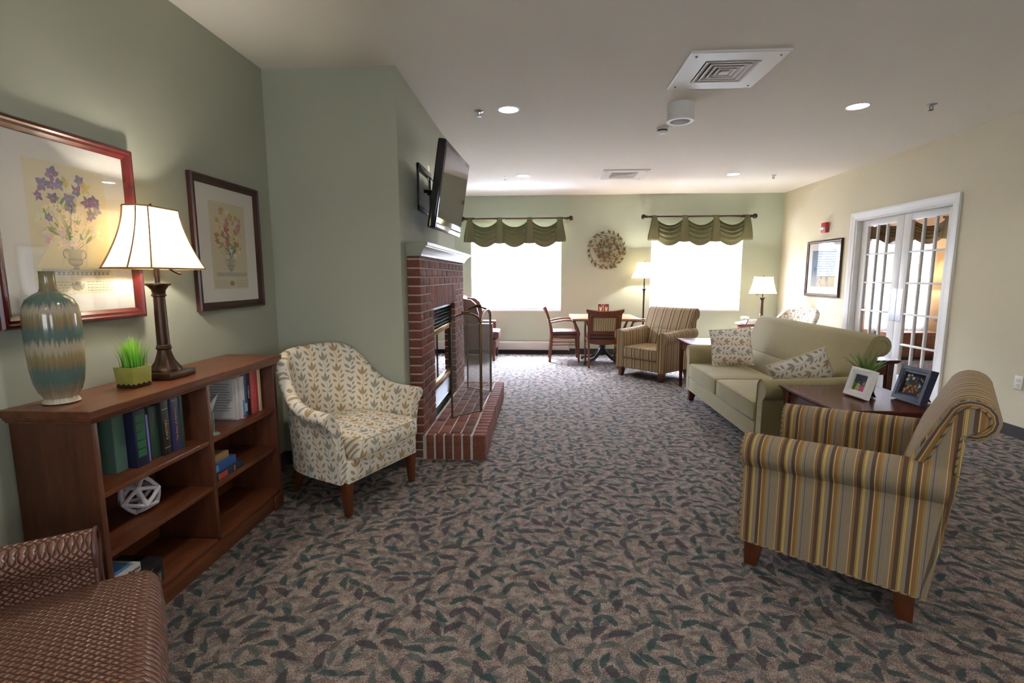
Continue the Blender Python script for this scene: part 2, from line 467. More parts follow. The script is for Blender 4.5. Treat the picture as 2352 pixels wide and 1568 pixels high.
# ------------------------------------------------------------------ mesh helpers
class MB:
    def __init__(self): self.v, self.f, self.c = [], [], []
    def add(self, verts, faces, mat=None):
        k = len(self.v)
        for p in verts:
            p = Vector(p)
            self.v.append(mat @ p if mat is not None else p)
        self.f += [tuple(i + k for i in f) for f in faces]
        return self
    def box(self, x0, x1, y0, y1, z0, z1, mat=None):
        v = [(x, y, z) for z in (z0, z1) for y in (y0, y1) for x in (x0, x1)]
        return self.add(v, [(0, 2, 3, 1), (4, 5, 7, 6), (0, 1, 5, 4), (2, 6, 7, 3), (0, 4, 6, 2), (1, 3, 7, 5)], mat)
    def taper(self, c0, s0, c1, s1):
        """square leg from centre c0 (half sizes s0) up to c1 (half sizes s1)"""
        v = [(c0[0] + a * s0[0], c0[1] + b * s0[1], c0[2]) for a, b in ((-1, -1), (1, -1), (1, 1), (-1, 1))]
        v += [(c1[0] + a * s1[0], c1[1] + b * s1[1], c1[2]) for a, b in ((-1, -1), (1, -1), (1, 1), (-1, 1))]
        return self.add(v, [(3, 2, 1, 0), (4, 5, 6, 7), (0, 1, 5, 4), (1, 2, 6, 5), (2, 3, 7, 6), (3, 0, 4, 7)])
    def loft(self, rings, closed=True, cap=True, loop=False):
        n = len(rings[0]); k = len(self.v)
        for r in rings: self.v += [Vector(p) for p in r]
        m = len(rings)
        for i in range(m if loop else m - 1):
            j = (i + 1) % m
            for t in range(n if closed else n - 1):
                u = (t + 1) % n
                self.f.append((k + i * n + t, k + i * n + u, k + j * n + u, k + j * n + t))
        if cap and closed and not loop:
            self.f.append(tuple(k + i for i in range(n))[::-1])
            self.f.append(tuple(k + (m - 1) * n + i for i in range(n)))
        return self
    def tube(self, pts, r, n=8, loop=False, cap=True):
        pts = [Vector(p) for p in pts]; m = len(pts); rings = []
        prev = None
        for i, p in enumerate(pts):
            if loop: t = pts[(i + 1) % m] - pts[i - 1]
            else: t = pts[min(i + 1, m - 1)] - pts[max(i - 1, 0)]
            if t.length < 1e-9: t = Vector((0, 0, 1))
            t.normalize()
            if prev is None:
                a = Vector((0, 0, 1)) if abs(t.z) < .9 else Vector((1, 0, 0))
                nrm = t.cross(a).normalized()
            else:
                nrm = (prev - t * prev.dot(t))
                nrm = nrm.normalized() if nrm.length > 1e-6 else t.orthogonal().normalized()
            prev = nrm
            b = t.cross(nrm)
            rr = r[i] if isinstance(r, (list, tuple)) else r
            rings.append([p + (nrm * cos(2 * pi * k / n) + b * sin(2 * pi * k / n)) * rr for k in range(n)])
        return self.loft(rings, True, cap, loop)
    def lathe(self, prof, n=24, c=(0, 0, 0), cap=True):
        return self.loft([[(c[0] + r * cos(2 * pi * k / n), c[1] + r * sin(2 * pi * k / n), c[2] + z) for k in range(n)] for r, z in prof], True, cap)
    def prism(self, poly, axis, a, b):
        """extrude a 2D polygon along an axis; poly gives the two other coordinates in xyz order"""
        def P(p, h):
            q = list(p); q.insert(axis, h); return q
        n = len(poly)
        return self.add([P(p, a) for p in poly] + [P(p, b) for p in poly],
                        [tuple(range(n))[::-1], tuple(range(n, 2 * n))] + [(i, (i + 1) % n, n + (i + 1) % n, n + i) for i in range(n)])
    def ball(self, c, r, n=12, m=8, s=(1, 1, 1)):
        rings = []
        for j in range(m + 1):
            t = -pi / 2 + pi * j / m
            rr = max(cos(t), .02)
            rings.append([(c[0] + r * s[0] * rr * cos(2 * pi * k / n), c[1] + r * s[1] * rr * sin(2 * pi * k / n), c[2] + r * s[2] * sin(t)) for k in range(n)])
        return self.loft(rings)
    def rcube(self, hx, hy, hz, r, c=(0, 0, 0), crown=0., n=7, front=0., mat=None):
        """rounded cushion block; crown lifts the middle of the top, front bulges +y"""
        def ticks(h):
            a = [-1, -1 + .4 * r / h, -1 + 1.0 * r / h]
            mid = [(-1 + r / h) + (2 - 2 * r / h) * i / n for i in range(1, n)]
            return a + mid + [1 - 1.0 * r / h, 1 - .4 * r / h, 1]
        H_ = (hx, hy, hz); T = [ticks(h) for h in H_]
        for ax in range(3):
            u, w = [i for i in range(3) if i != ax]
            for sg in (-1, 1):
                vs, fs = [], []
                for tu in T[u]:
                    for tw in T[w]:
                        p = [0, 0, 0]; p[ax] = sg * H_[ax]; p[u] = tu * H_[u]; p[w] = tw * H_[w]
                        q = [max(-h + r, min(h - r, e)) for e, h in zip(p, H_)]
                        d = Vector([e - g for e, g in zip(p, q)])
                        d.normalize()
                        o = Vector(q) + d * r
                        sx, sy, sz = o.x / hx, o.y / hy, o.z / hz
                        o.z += crown * max(0, 1 - sx ** 2) * max(0, 1 - sy ** 2) * (1 if o.z > 0 else -.25)
                        if front: o.y += front * max(0, 1 - sx ** 4) * max(0, 1 - sz ** 2) * (1 if o.y > 0 else -1) * min(1, abs(sy))
                        vs.append(o + Vector(c))
                nw = len(T[w])
                for i in range(len(T[u]) - 1):
                    for j in range(nw - 1):
                        f = (i * nw + j, (i + 1) * nw + j, (i + 1) * nw + j + 1, i * nw + j + 1)
                        flip = (sg > 0) != (ax == 1)
                        fs.append(f if flip else f[::-1])
                self.add(vs, fs, mat)
        return self
    def mesh(self, name, uvf=None, angle=40, merge=False, bevel=0., colors=None):
        me = bpy.data.meshes.new(name)
        me.from_pydata([tuple(p) for p in self.v], [], self.f)
        if merge or bevel or True:
            bm = bmesh.new(); bm.from_mesh(me)
            if merge: bmesh.ops.remove_doubles(bm, verts=bm.verts, dist=1e-5)
            bmesh.ops.recalc_face_normals(bm, faces=bm.faces)
            if bevel:
                es = [e for e in bm.edges if len(e.link_faces) == 2 and e.calc_face_angle(0) > radians(30)]
                bmesh.ops.bevel(bm, geom=es, offset=bevel, segments=2 if bevel < .012 else 3, affect='EDGES', clamp_overlap=True, profile=.5)
            bm.to_mesh(me); bm.free()
        me.update()
        if uvf:
            l = me.uv_layers.new(name='uv')
            for p in me.polygons:
                for li in p.loop_indices:
                    l.data[li].uv = uvf(me.vertices[me.loops[li].vertex_index].co, p.normal)
        if colors:
            ca = me.color_attributes.new('ink', 'BYTE_COLOR', 'CORNER')
            for p, c in zip(me.polygons, colors):
                for li in p.loop_indices: ca.data[li].color = (*c, 1)
        for p in me.polygons: p.use_smooth = True
        me.set_sharp_from_angle(angle=radians(angle))
        return me
    def build(self, name, mat, parent=None, **kw):
        return put(name, self.mesh(name, **kw), mat, parent)

def put(name, me, mat, parent=None):
    o = bpy.data.objects.new(name, me)
    COL.objects.link(o)
    if mat is not None and not me.materials: me.materials.append(M[mat] if isinstance(mat, str) else mat)
    if parent is not None: o.parent = parent
    return o
def tag(o, label=None, cat=None, group=None, kind=None):
    if label: o['label'] = label
    if cat: o['category'] = cat
    if group: o['group'] = group
    if kind: o['kind'] = kind
    return o
def thing(name, label, cat, loc=(0, 0, 0), rz=0., group=None):
    o = bpy.data.objects.new(name, None)
    o.empty_display_size = .1
    COL.objects.link(o)
    o.location = loc; o.rotation_euler = (0, 0, rz)
    return tag(o, label, cat, group)
def dup(root, loc, rz, label, group=None, parent=None):
    r = root.copy(); COL.objects.link(r)
    r.location = loc; r.rotation_euler = (0, 0, rz)
    r['label'] = label
    if group: r['group'] = group
    for ch in list(root.children):
        c = ch.copy(); COL.objects.link(c); c.parent = r
        for g in ch.children:
            d = g.copy(); COL.objects.link(d); d.parent = c
    return r
def struct(name, mb, mat, **kw): return tag(mb.build(name, mat, **kw), kind='structure')
def face_rz(fx, fy): return atan2(-fx, fy)        # local +y looks along (fx, fy)
def circle(r, n, c=(0, 0), a0=0.): return [(c[0] + r * cos(a0 + 2 * pi * k / n), c[1] + r * sin(a0 + 2 * pi * k / n)) for k in range(n)]
def text_mesh(s, size, name='lettering'):
    cu = bpy.data.curves.new('t', 'FONT'); cu.body = s; cu.size = size; cu.extrude = .0003
    cu.align_x = 'CENTER'; cu.align_y = 'CENTER'; cu.resolution_u = 2
    o = bpy.data.objects.new('t', cu); COL.objects.link(o)
    dg = bpy.context.evaluated_depsgraph_get()
    me = bpy.data.meshes.new_from_object(o.evaluated_get(dg)); me.name = name
    bpy.data.objects.remove(o); bpy.data.curves.remove(cu)
    return me

# ------------------------------------------------------------------ the setting
T = .15
struct('floor', MB().box(-2.1, 8.2, YB - .2, 9.2, -.1, 0), 'carpet')
struct('ceiling', MB().box(-2.1, 8.2, YB - .2, 9.2, H, H + .1), 'ceiling_paint')
struct('wall_left', MB().box(XL - T, XL, YB, DW, 0, H), 'sage_paint')
struct('wall_chimney', MB().box(XL, XC, YC, YF, 0, H), 'sage_paint')
def wall_with_holes(name, mat, x0, x1, y0, y1, holes):
    """wall across x with rectangular openings (x0,x1,z0,z1)"""
    m = MB(); xs = x0
    for h in sorted(holes):
        m.box(xs, h[0], y0, y1, 0, H); m.box(h[0], h[1], y0, y1, 0, h[2]); m.box(h[0], h[1], y0, y1, h[3], H); xs = h[1]
    m.box(xs, x1, y0, y1, 0, H)
    return struct(name, m, mat)
wall_with_holes('wall_far', 'sage_paint_brightened', XL - T, XR + T, D, DW, list(WIN))
BW = ((-.9, .5, .9, 2.1), (1.7, 3.1, .9, 2.1))
wall_with_holes('wall_near', 'sage_paint', XL - T, XR + T, YB - T, YB, BW)
# right wall with the doorway
DY0, DY1, DZ = 5.222, 6.735, 2.078
m = MB(); m.box(XR, XR + T, YB, DY0, 0, H); m.box(XR, XR + T, DY1, DW, 0, H); m.box(XR, XR + T, DY0, DY1, DZ, H)
struct('wall_right', m, 'cream_paint')
# neighbouring room beyond the French doors
X2, Y2 = 8.0, 8.9
NW = (5.62, 6.66, .45, 2.2)
wall_with_holes('wall_next_room_far', 'peach_paint', XR + T, X2 + T, Y2, Y2 + T, [NW])
struct('wall_next_room_right', MB().box(X2, X2 + T, 3.0, Y2, 0, H), 'peach_paint')
struct('wall_next_room_near', MB().box(XR + T, X2, 2.85, 3.0, 0, H), 'peach_paint')
# carpet-covered baseboards
bb = plain('baseboard_carpet', srgb(58, 52, 52), .95)
def base(name, x0, x1, y0, y1): struct(name, MB().box(x0, x1, y0, y1, 0, .1), 'baseboard_carpet')
base('baseboard_left', XL, XL + .012, YB, YC)
base('baseboard_left_far', XL, XL + .012, YF + .012, D - .012)
base('baseboard_chimney_near', XL + .012, XC + .012, YC - .012, YC)
base('baseboard_chimney_far', XL, XC, YF, YF + .012)
base('baseboard_far', XL, XR, D - .012, D)
base('baseboard_right_near', XR - .012, XR, YB, DY0 - .09)
base('baseboard_right_far', XR - .012, XR, DY1 + .09, D - .012)
base('baseboard_near', XL + .012, XR - .012, YB, YB + .012)

# windows: frame, glass, head rail, every slat, bottom rail, ladder cords
slat_me = {}
def blind_window(idx, x0, x1, z0, z1):
    root = thing('window_%d' % idx, None, None, ((x0 + x1) / 2, D, z0)); tag(root, kind='structure')
    w = x1 - x0; h = z1 - z0
    m = MB()
    for a, b, c, d in ((-w / 2, -w / 2 + .05, 0, h), (w / 2 - .05, w / 2, 0, h), (-w / 2 + .05, w / 2 - .05, 0, .05), (-w / 2 + .05, w / 2 - .05, h - .05, h), (-.025, .025, .05, h - .05)):
        m.box(a, b, .10, .15, c, d)
    m.build('window_frame', 'white_paint', root)
    for s in (-1, 1):
        xa, xb = sorted((s * .025, s * (w / 2 - .05)))
        MB().box(xa, xb, .122, .128, .05, h - .05).build('pane', 'window_glass', root)
    m = MB(); m.box(-w / 2 + .0, w / 2, -.004, .10, -.02, .0)
    m.build('window_sill', 'white_paint', root)
    MB().box(-w / 2 + .01, w / 2 - .01, .022, .078, h - .06, h - .005).build('head_rail', 'white_plastic', root)
    key = round(w, 3)
    if key not in slat_me:
        s = MB(); hw = w / 2 - .012
        ring = [(-.0245, 0), (-.012, .0035), (0, .0048), (.012, .0035), (.0245, 0), (.012, .0012), (0, .0024), (-.012, .0012)]
        s.loft([[(-hw, p, q) for p, q in ring], [(hw, p, q) for p, q in ring]])
        me = s.mesh('slat'); me.materials.append(M['blind_slat']); slat_me[key] = me
    n = int((h - .1) / .041)
    for i in range(n):
        o = put('slat', slat_me[key], None, root)
        o.location = (0, .05, .05 + i * .041); o.rotation_euler = (radians(66), 0, 0)
    MB().box(-w / 2 + .012, w / 2 - .012, .026, .074, .012, .03).build('bottom_rail', 'white_plastic', root)
    for cx in (-w * .36, 0, w * .36):
        MB().tube([(cx, .022, .03), (cx, .022, h - .06)], .0012, 5).build('ladder_cord', 'white_plastic', root)
    m = MB().tube([(w / 2 - .06, .012, h - .06), (w / 2 - .06, .010, .36)], .0014, 5); m.build('pull_cord', 'white_plastic', root)
    MB().lathe([(.003, 0), (.008, .004), (.005, .04), (.002, .045)], 8, (w / 2 - .06, .010, .315)).build('cord_tassel', 'steel', root)
    return root
for i, wnd in enumerate(WIN): blind_window(i + 1, *wnd)
# plain windows: in the next room, and the unseen added pair behind the camera
def plain_window(name, x0, x1, z0, z1, y, out):
    root = thing(name, None, None, ((x0 + x1) / 2, y, z0)); tag(root, kind='structure')
    w = x1 - x0; h = z1 - z0; m = MB()
    for a, b, c, d in ((-w / 2, -w / 2 + .05, 0, h), (w / 2 - .05, w / 2, 0, h), (-w / 2 + .05, w / 2 - .05, 0, .05), (-w / 2 + .05, w / 2 - .05, h - .05, h), (-.02, .02, .05, h - .05)):
        m.box(a, b, min(0, out * .05), max(0, out * .05), c, d)
    m.build('window_frame', 'white_paint', root)
    MB().box(-w / 2 + .05, w / 2 - .05, out * .022, out * .028, .05, h - .05).build('pane', 'window_glass', root)
plain_window('window_3', *NW, Y2 + .06, 1)
for i, wnd in enumerate(BW): plain_window('window_%d' % (4 + i), *wnd, YB - .06, -1)

# door casing, jamb and the two glazed leaves
def casing():
    m = MB(); w = .088
    prof = [(0, 0), (.006, .012), (.02, .016), (.055, .018), (.07, .024), (w, .024), (w, 0)]    # (across, proud)
    def bar(p, q, inward):
        pass
    for y, s in ((DY0, -1), (DY1, 1)):
        ring0 = [(XR - t, y + s * u, 0) for u, t in prof]
        ring1 = [(XR - t, y + s * u, DZ + u) for u, t in prof]
        m.loft([ring0, ring1])
    ring0 = [(XR - t, DY0 - u, DZ + u) for u, t in prof]; ring1 = [(XR - t, DY1 + u, DZ + u) for u, t in prof]
    m.loft([ring0, ring1])
    struct('trim_1', m, 'white_paint', angle=30)
    m = MB(); m.box(XR, XR + T, DY0, DY0 + .018, 0, DZ); m.box(XR, XR + T, DY1 - .018, DY1, 0, DZ); m.box(XR, XR + T, DY0 + .018, DY1 - .018, DZ - .018, DZ)
    struct('trim_2', m, 'white_paint')
casing()
def french_leaf(idx, y0, y1, meet):
    root = thing('door_%d' % idx, None, None, (XR + .085, (y0 + y1) / 2, .012)); tag(root, kind='structure')
    w = y1 - y0; h = DZ - .02 - .012; th = .038
    st, top, bot = .115, .075, .225
    gz0, gz1 = bot, h - top
    gy0, gy1 = -w / 2 + st, w / 2 - st
    def B(nm, a, b, c, d, t=th, mat='white_paint'): MB().box(-t / 2, t / 2, a, b, c, d).build(nm, mat, root, bevel=.003)
    B('stile', -w / 2, gy0, 0, h); B('stile', gy1, w / 2, 0, h)
    B('rail', gy0, gy1, 0, gz0); B('rail', gy0, gy1, gz1, h)
    nb, nr = 3, 5
    cw = (gy1 - gy0) / nb; rh = (gz1 - gz0) / nr
    for i in range(1, nb): B('muntin', gy0 + i * cw - .011, gy0 + i * cw + .011, gz0, gz1, .03)
    for j in range(1, nr): B('muntin', gy0, gy1, gz0 + j * rh - .011, gz0 + j * rh + .011, .032)
    pm = MB().box(-.002, .002, -cw / 2 + .011, cw / 2 - .011, -rh / 2 + .011, rh / 2 - .011).mesh('pane'); pm.materials.append(M['window_glass'])
    for i in range(nb):
        for j in range(nr):
            o = put('pane', pm, None, root); o.location = (0, gy0 + (i + .5) * cw, gz0 + (j + .5) * rh)
    s = meet
    ya, yb = sorted((s * (w / 2 - .004), s * (w / 2 - .088)))
    p = MB().box(-th / 2 - .003, -th / 2, ya, yb, .83, 1.205).build('push_plate', 'steel', root)
    for zz in (.84, 1.195):
        for yy in (ya + .012, yb - .012):
            MB().ball((-th / 2 - .003, yy, zz), .004, 6, 4).build('screw', 'chrome', p)
french_leaf(1, DY0 + .02, (DY0 + DY1) / 2 - .002, 1)
french_leaf(2, (DY0 + DY1) / 2 + .002, DY1 - .02, -1)

# baseboard heater under the left window
t = thing('baseboard_heater', 'long beige baseboard heater cover along the wall under the left window', 'heater', (-.60, D - .012, .08))
MB().prism([(0, 0), (-.055, 0), (-.062, .02), (-.062, .13), (-.03, .15), (0, .15)], 0, -1.1, 1.1).build('cover', 'heater_paint', t, bevel=.003)
for s in (-1, 1):
    MB().box(s * 1.1 - .008, s * 1.1 + .008, -.066, 0, -.004, .154).build('end_cap', 'heater_paint', t)

# ------------------------------------------------------------------ fireplace
fp = thing('fireplace', 'red brick fireplace with raised brick hearth and grey green wooden mantel', 'fireplace', (XC, 4.5, 0))
def brick_mesh(lx, ly, lz, name='brick'):
    me = MB().box(-lx / 2, lx / 2, -ly / 2, ly / 2, -lz / 2, lz / 2).mesh(name, bevel=.0025)
    me.materials.append(M['brick']); return me
_bc = {}
def brick(x0, x1, y0, y1, z0, z1):
    key = (round(x1 - x0, 3), round(y1 - y0, 3), round(z1 - z0, 3))
    if key not in _bc: _bc[key] = brick_mesh(*key)
    o = put('brick', _bc[key], None, fp)
    j = random.uniform(-.0012, .0012)
    o.location = ((x0 + x1) / 2 - XC + j, (y0 + y1) / 2 - 4.5, (z0 + z1) / 2)
    o.rotation_euler = (0, random.uniform(-.006, .006), random.uniform(-.006, .006))
BX = -.868; BY0, BY1 = 3.545, 5.53; OY0, OY1, OZ = 3.985, 4.985, 1.112
ZT, HZ, G = 1.52, .191, .011
P_ = ZT / 23.5
bx0 = XC + .002
z = 0.; row = 0
ZS = math.ceil((OZ + .15) / P_) * P_
def course(y0, y1, z, first):
    y = y0; L = first
    while y < y1 - .02:
        e = min(y + L, y1)
        if y1 - e < .04: e = y1
        brick(bx0, BX, y, e - (G if e < y1 - 1e-6 else 0), z + G, min(z + P_, ZT))
        y = e; L = .203
while z < ZT - .02:
    if z + P_ < HZ - .01:
        brick(bx0, BX, BY0, BY0 + .19, z + G, z + P_)
    elif z + P_ < OZ - .01:
        course(BY0, OY0, z, .203 if row % 2 else .100)
        course(OY1, BY1, z, .203 if row % 2 else .100)
    elif z < ZS - .01:
        course(BY0, OY0 - .05, z, .203 if row % 2 else .100)
        course(OY1 + .05, BY1, z, .203 if row % 2 else .100)
    else:
        course(BY0, BY1, z, .203 if row % 2 else .100)
    z += P_; row += 1
ns = 16; sw = (OY1 - OY0 + .1) / ns
for i in range(ns):
    brick(bx0, BX, OY0 - .05 + i * sw + .004, OY0 - .05 + (i + 1) * sw - .004, OZ, ZS - .002)
m = MB()
def mort(x0, x1, y0, y1, z0, z1): m.box(x0 - XC, x1 - XC, y0 - 4.5, y1 - 4.5, z0, z1)
mort(bx0 + .001, BX - .007, BY0 + .006, OY0 - .006, 0, ZT); mort(bx0 + .001, BX - .007, OY1 + .006, BY1 - .006, 0, ZT); mort(bx0 + .001, BX - .007, OY0 - .006, OY1 + .006, OZ + .006, ZT)
# hearth
HX, HY0, HY1 = -.406, 3.535, 5.455
mort(BX - .01, HX - .008, HY0 + .008, HY1 - .008, 0, HZ - .007)
m.build('mortar', 'grout', fp)
k = 23; w_ = (HY1 - HY0) / k
for i in range(k): brick(HX - .094, HX, HY0 + i * w_ + (.006 if i else 0), HY0 + (i + 1) * w_ - (.006 if i < k - 1 else 0), .004, HZ)
k = 5; xa, xb = BX + .012, HX - .094 - .012; w_ = (xb - xa) / k
for i in range(k):
    for ya, yb in ((HY0, HY0 + .056), (HY1 - .056, HY1)):
        brick(xa + i * w_ + .007, xa + (i + 1) * w_ - .007, ya, yb, .004, HZ)
k = 4; xa = BX + .008; w_ = (xb - xa) / k
for i in range(k):
    y = HY0 + .066; L = .2 if i % 2 else .11
    while y < HY1 - .07:
        e = min(y + L, HY1 - .066)
        brick(xa + i * w_ + .006, xa + (i + 1) * w_ - .006, y, e - .011, HZ - .05, HZ)
        y = e; L = .205
# mantel: moulded shelf with returns
mp = [(0, 1.515), (.110, 1.515), (.114, 1.528), (.120, 1.536), (.128, 1.548), (.142, 1.566), (.158, 1.576), (.160, 1.584), (.172, 1.585), (.174, 1.608), (0, 1.608)]
m = MB(); n_ = len(mp)
ext = [max(0, u - .095) for u, _ in mp]
r0 = [(u, BY0 - .005 - e - 4.5, zz) for (u, zz), e in zip(mp, ext)]; r1 = [(u, BY1 + .01 + e - 4.5, zz) for (u, zz), e in zip(mp, ext)]
m.loft([r0, r1]); m.build('mantel', 'mantel_paint', fp, angle=25)
# gas insert: louvres, brass rails, glass
m = MB(); ix = XC + .004
def ib(x0, x1, y0, y1, z0, z1): m.box(x0 - XC, x1 - XC, y0 - 4.5, y1 - 4.5, z0, z1)
ib(ix, ix + .008, OY0 + .002, OY1 - .002, HZ + .001, OZ - .002)
ib(ix + .008, ix + .05, OY0 + .002, OY0 + .03, HZ + .001, OZ - .002); ib(ix + .008, ix + .05, OY1 - .03, OY1 - .002, HZ + .001, OZ - .002); ib(ix + .008, ix + .05, OY0 + .03, OY1 - .03, OZ - .03, OZ - .002)
ins = m.build('insert', 'black_metal', fp)
def sub(nm, mat, x0, x1, y0, y1, z0, z1, rot=None, bevel=.002):
    o = MB().box(x0 - XC, x1 - XC, y0 - 4.5, y1 - 4.5, z0, z1).build(nm, mat, ins, bevel=bevel); return o
def louvres(z0, z1, n):
    for i in range(n):
        zc = z0 + (i + .5) * (z1 - z0) / n
        mm = MB(); mm.prism([(ix + .008 - XC, zc + .012), (ix + .012 - XC, zc + .014), (ix + .05 - XC, zc - .008), (ix + .046 - XC, zc - .012)], 1, OY0 + .03 - 4.5, OY1 - .03 - 4.5)
        mm.build('louver', 'louver_metal', ins)
# prism with axis 1 takes (x, z)
louvres(.925, 1.08, 5); louvres(.215, .385, 5)
sub('brass_rail', 'polished_brass', ix + .008, ix + .055, OY0 + .03, OY1 - .03, .865, .915)
sub('brass_rail', 'polished_brass', ix + .008, ix + .055, OY0 + .03, OY1 - .03, .395, .445)
sub('glass', 'fire_glass', ix + .030, ix + .034, OY0 + .03, OY1 - .03, .447, .863, bevel=0)
for i in range(3):
    lg = MB().tube([(.014, -.3 + i * .04, .47 + i * .016), (.016, .3 - i * .05, .475 + i * .02)], .008, 8).build('log', 'leg_wood', ins)

# fire screen standing on the hearth
FS = [(-.738, 3.975), (-.512, 4.20), (-.500, 4.927), (-.772, 5.10)]
scr = thing('fire_screen', 'three panel arched brass fire screen with dark wire mesh standing on the hearth', 'fire screen', (-.62, 4.55, HZ + .001))
for i in range(3):
    A = Vector((FS[i][0] + .62, FS[i][1] - 4.55, 0)); B = Vector((FS[i + 1][0] + .62, FS[i + 1][1] - 4.55, 0))
    dv = (B - A); A = A + dv.normalized() * .008; B = B - dv.normalized() * .008; dv = B - A; L = dv.length
    hs, ht = .775, .095
    arch = [A + dv * (.5 - .5 * cos(pi * t / 16)) + Vector((0, 0, hs + ht * sin(pi * t / 16) ** .8)) for t in range(17)]
    path = [A] + [A + Vector((0, 0, hs * k / 4)) for k in range(1, 4)] + arch + [B + Vector((0, 0, hs * k / 4)) for k in (3, 2, 1)] + [B]
    fr = MB().tube(path, .0085, 8).tube([A + Vector((0, 0, .012)), B + Vector((0, 0, .012))], .006, 6).build('frame', 'old_brass', scr)
    nn = dv.cross(Vector((0, 0, 1))).normalized() * .001
    poly = [A + Vector((0, 0, .012))] + arch + [B + Vector((0, 0, .012))]
    mm = MB(); q = len(poly)
    mm.add([p + nn for p in poly] + [p - nn for p in poly], [tuple(range(q)), tuple(range(q, 2 * q))[::-1]] + [(j, (j + 1) % q, q + (j + 1) % q, q + j) for j in range(q)])
    mm.build('mesh_panel', 'wire_mesh', scr)
    for p in (A, B):
        MB().ball(p + Vector((0, 0, hs + .012)), .012, 8, 6).build('finial', 'old_brass', fr)
    top = arch[8]
    d1_ = dv.normalized()
    MB().tube([top - d1_ * .04 + Vector((0, 0, -.002)), top - d1_ * .035 + Vector((0, 0, .016)), top + Vector((0, 0, .010)), top + d1_ * .035 + Vector((0, 0, .016)), top + d1_ * .04 + Vector((0, 0, -.002))], .007, 6).build('handle', 'old_brass', fr)

# ------------------------------------------------------------------ television on its bracket
tv = thing('television', 'black flat screen television tilted down on a wall bracket above the mantel', 'television', (XC, 4.12, 2.05))
def tvq(c): return Vector((c[0] - XC, c[1] - 4.12, c[2] - 2.05))
nt_, nb_, ft_, fb_ = (tvq(p) for p in ((-.672, 3.655, 2.343), (-.782, 3.655, 1.722), (-.640, 4.53, 2.349), (-.728, 4.53, 1.716)))
ctr = (nt_ + nb_ + ft_ + fb_) / 4
ey = ((ft_ + fb_) - (nt_ + nb_)).normalized(); ez = ((nt_ + ft_) - (nb_ + fb_)); ez = (ez - ey * ez.dot(ey)).normalized(); ex = ey.cross(ez)
hw_ = ((ft_ + fb_) - (nt_ + nb_)).length / 4; hh_ = ((nt_ + ft_) - (nb_ + fb_)).length / 4
TM = Matrix((ex, ey, ez)).transposed().to_4x4(); TM.translation = ctr
def tvb(nm, mat, par, x0, x1, y0, y1, z0, z1, bevel=.004): return MB().box(x0, x1, y0, y1, z0, z1, TM).build(nm, mat, par, bevel=bevel)
body = tvb('housing', 'tv_black', tv, -.062, 0, -hw_, hw_, -hh_, hh_, .012)
tvb('screen', 'tv_screen', tv, 0, .002, -hw_ + .035, hw_ - .035, -hh_ + .085, hh_ - .04, 0)
tvb('speaker_bar', 'chrome', tv, 0, .004, -hw_ + .03, hw_ - .03, -hh_ + .012, -hh_ + .045, .002)
tvb('housing_back', 'black_metal', tv, -.10, -.062, -hw_ * .7, hw_ * .7, -hh_ * .75, hh_ * .75, .012)
wp = MB()
for yy in (-.215, .195): wp.box(.004, .018, yy, yy + .02, -.17, .19)
for zz in (-.17, .15): wp.box(.004, .022, -.215, .215, zz, zz + .04)
wp.build('wall_plate', 'black_metal', tv, bevel=.002)
e0 = Vector((.02, 0, 0)); e2 = ctr - ex * .10
for s in (-.06, .06):
    MB().tube([e0 + Vector((0, s, .0)), (e0 + e2) / 2 + Vector((0, s + .05, 0)), e2 + Vector((0, s, 0))], .014, 8).build('arm', 'black_metal', tv)
MB().box(-.012, .012, -.14, -.10, -.2, .2, TM @ Matrix.Translation((-.108, 0, 0))).box(-.012, .012, .10, .14, -.2, .2, TM @ Matrix.Translation((-.108, 0, 0))).build('bracket', 'black_metal', tv)
t = tag(MB().box(XC, XC + .006, 4.27, 4.35, 2.18, 2.30).build('wall_outlet', 'ivory_plastic', bevel=.002), 'ivory outlet cover plate on the wall behind the television', 'outlet')
tag(MB().tube([(XC + .008, 4.31, 2.22), (XC + .05, 4.30, 2.16), (XC + .06, 4.26, 2.10), (XC + .1, 4.2, 2.07)], .004, 6).build('power_cord', 'black_metal'), 'short black power cord from outlet to the television', 'cord')

# ------------------------------------------------------------------ bookcase against the left wall
bk = thing('bookcase', 'low dark cherry bookcase with two bays of shelves against the green wall', 'bookcase', (-1.70, 2.17, 0))
def bb_(nm, mat, x0, x1, y0, y1, z0, z1, bevel=.003): return MB().box(x0 + 1.70, x1 + 1.70, y0 - 2.17, y1 - 2.17, z0, z1).build(nm, mat, bk, bevel=bevel)
bX0, bX1, bY0, bY1, bZ = -1.858, -1.552, 1.572, 2.768, .914
bb_('side_panel', 'cherry_z', bX0, bX1, bY0, bY0 + .024, 0, bZ - .045)
bb_('side_panel', 'cherry_z', bX0, bX1, bY1 - .024, bY1, 0, bZ - .045)
bb_('divider', 'cherry_z', bX0 + .012, bX1, 2.166, 2.190, .112, bZ - .045)
bb_('back_panel', 'cherry', bX0, bX0 + .01, bY0 + .024, bY1 - .024, .02, bZ - .045)
prof = [(0, bZ - .05), (.008, bZ - .05), (.010, bZ - .043), (.016, bZ - .038), (.018, bZ - .030), (.026, bZ - .026), (.028, bZ - .002), (.026, bZ), (-.02, bZ)]
m = MB()
rings = []
for sx, sy in ((0, -1), (1, -1), (1, 1), (0, 1)):
    rings.append([((bX1 + u if sx else bX0) + 1.70, (bY0 - u if sy < 0 else bY1 + u) - 2.17, zz) for u, zz in prof])
m.loft(rings, False, False)
m.box(bX0 + 1.70, bX1 + 1.70 - .015, bY0 + .015 - 2.17, bY1 - .015 - 2.17, bZ - .045, bZ - .001)
m.build('top', 'cherry', bk, angle=25)
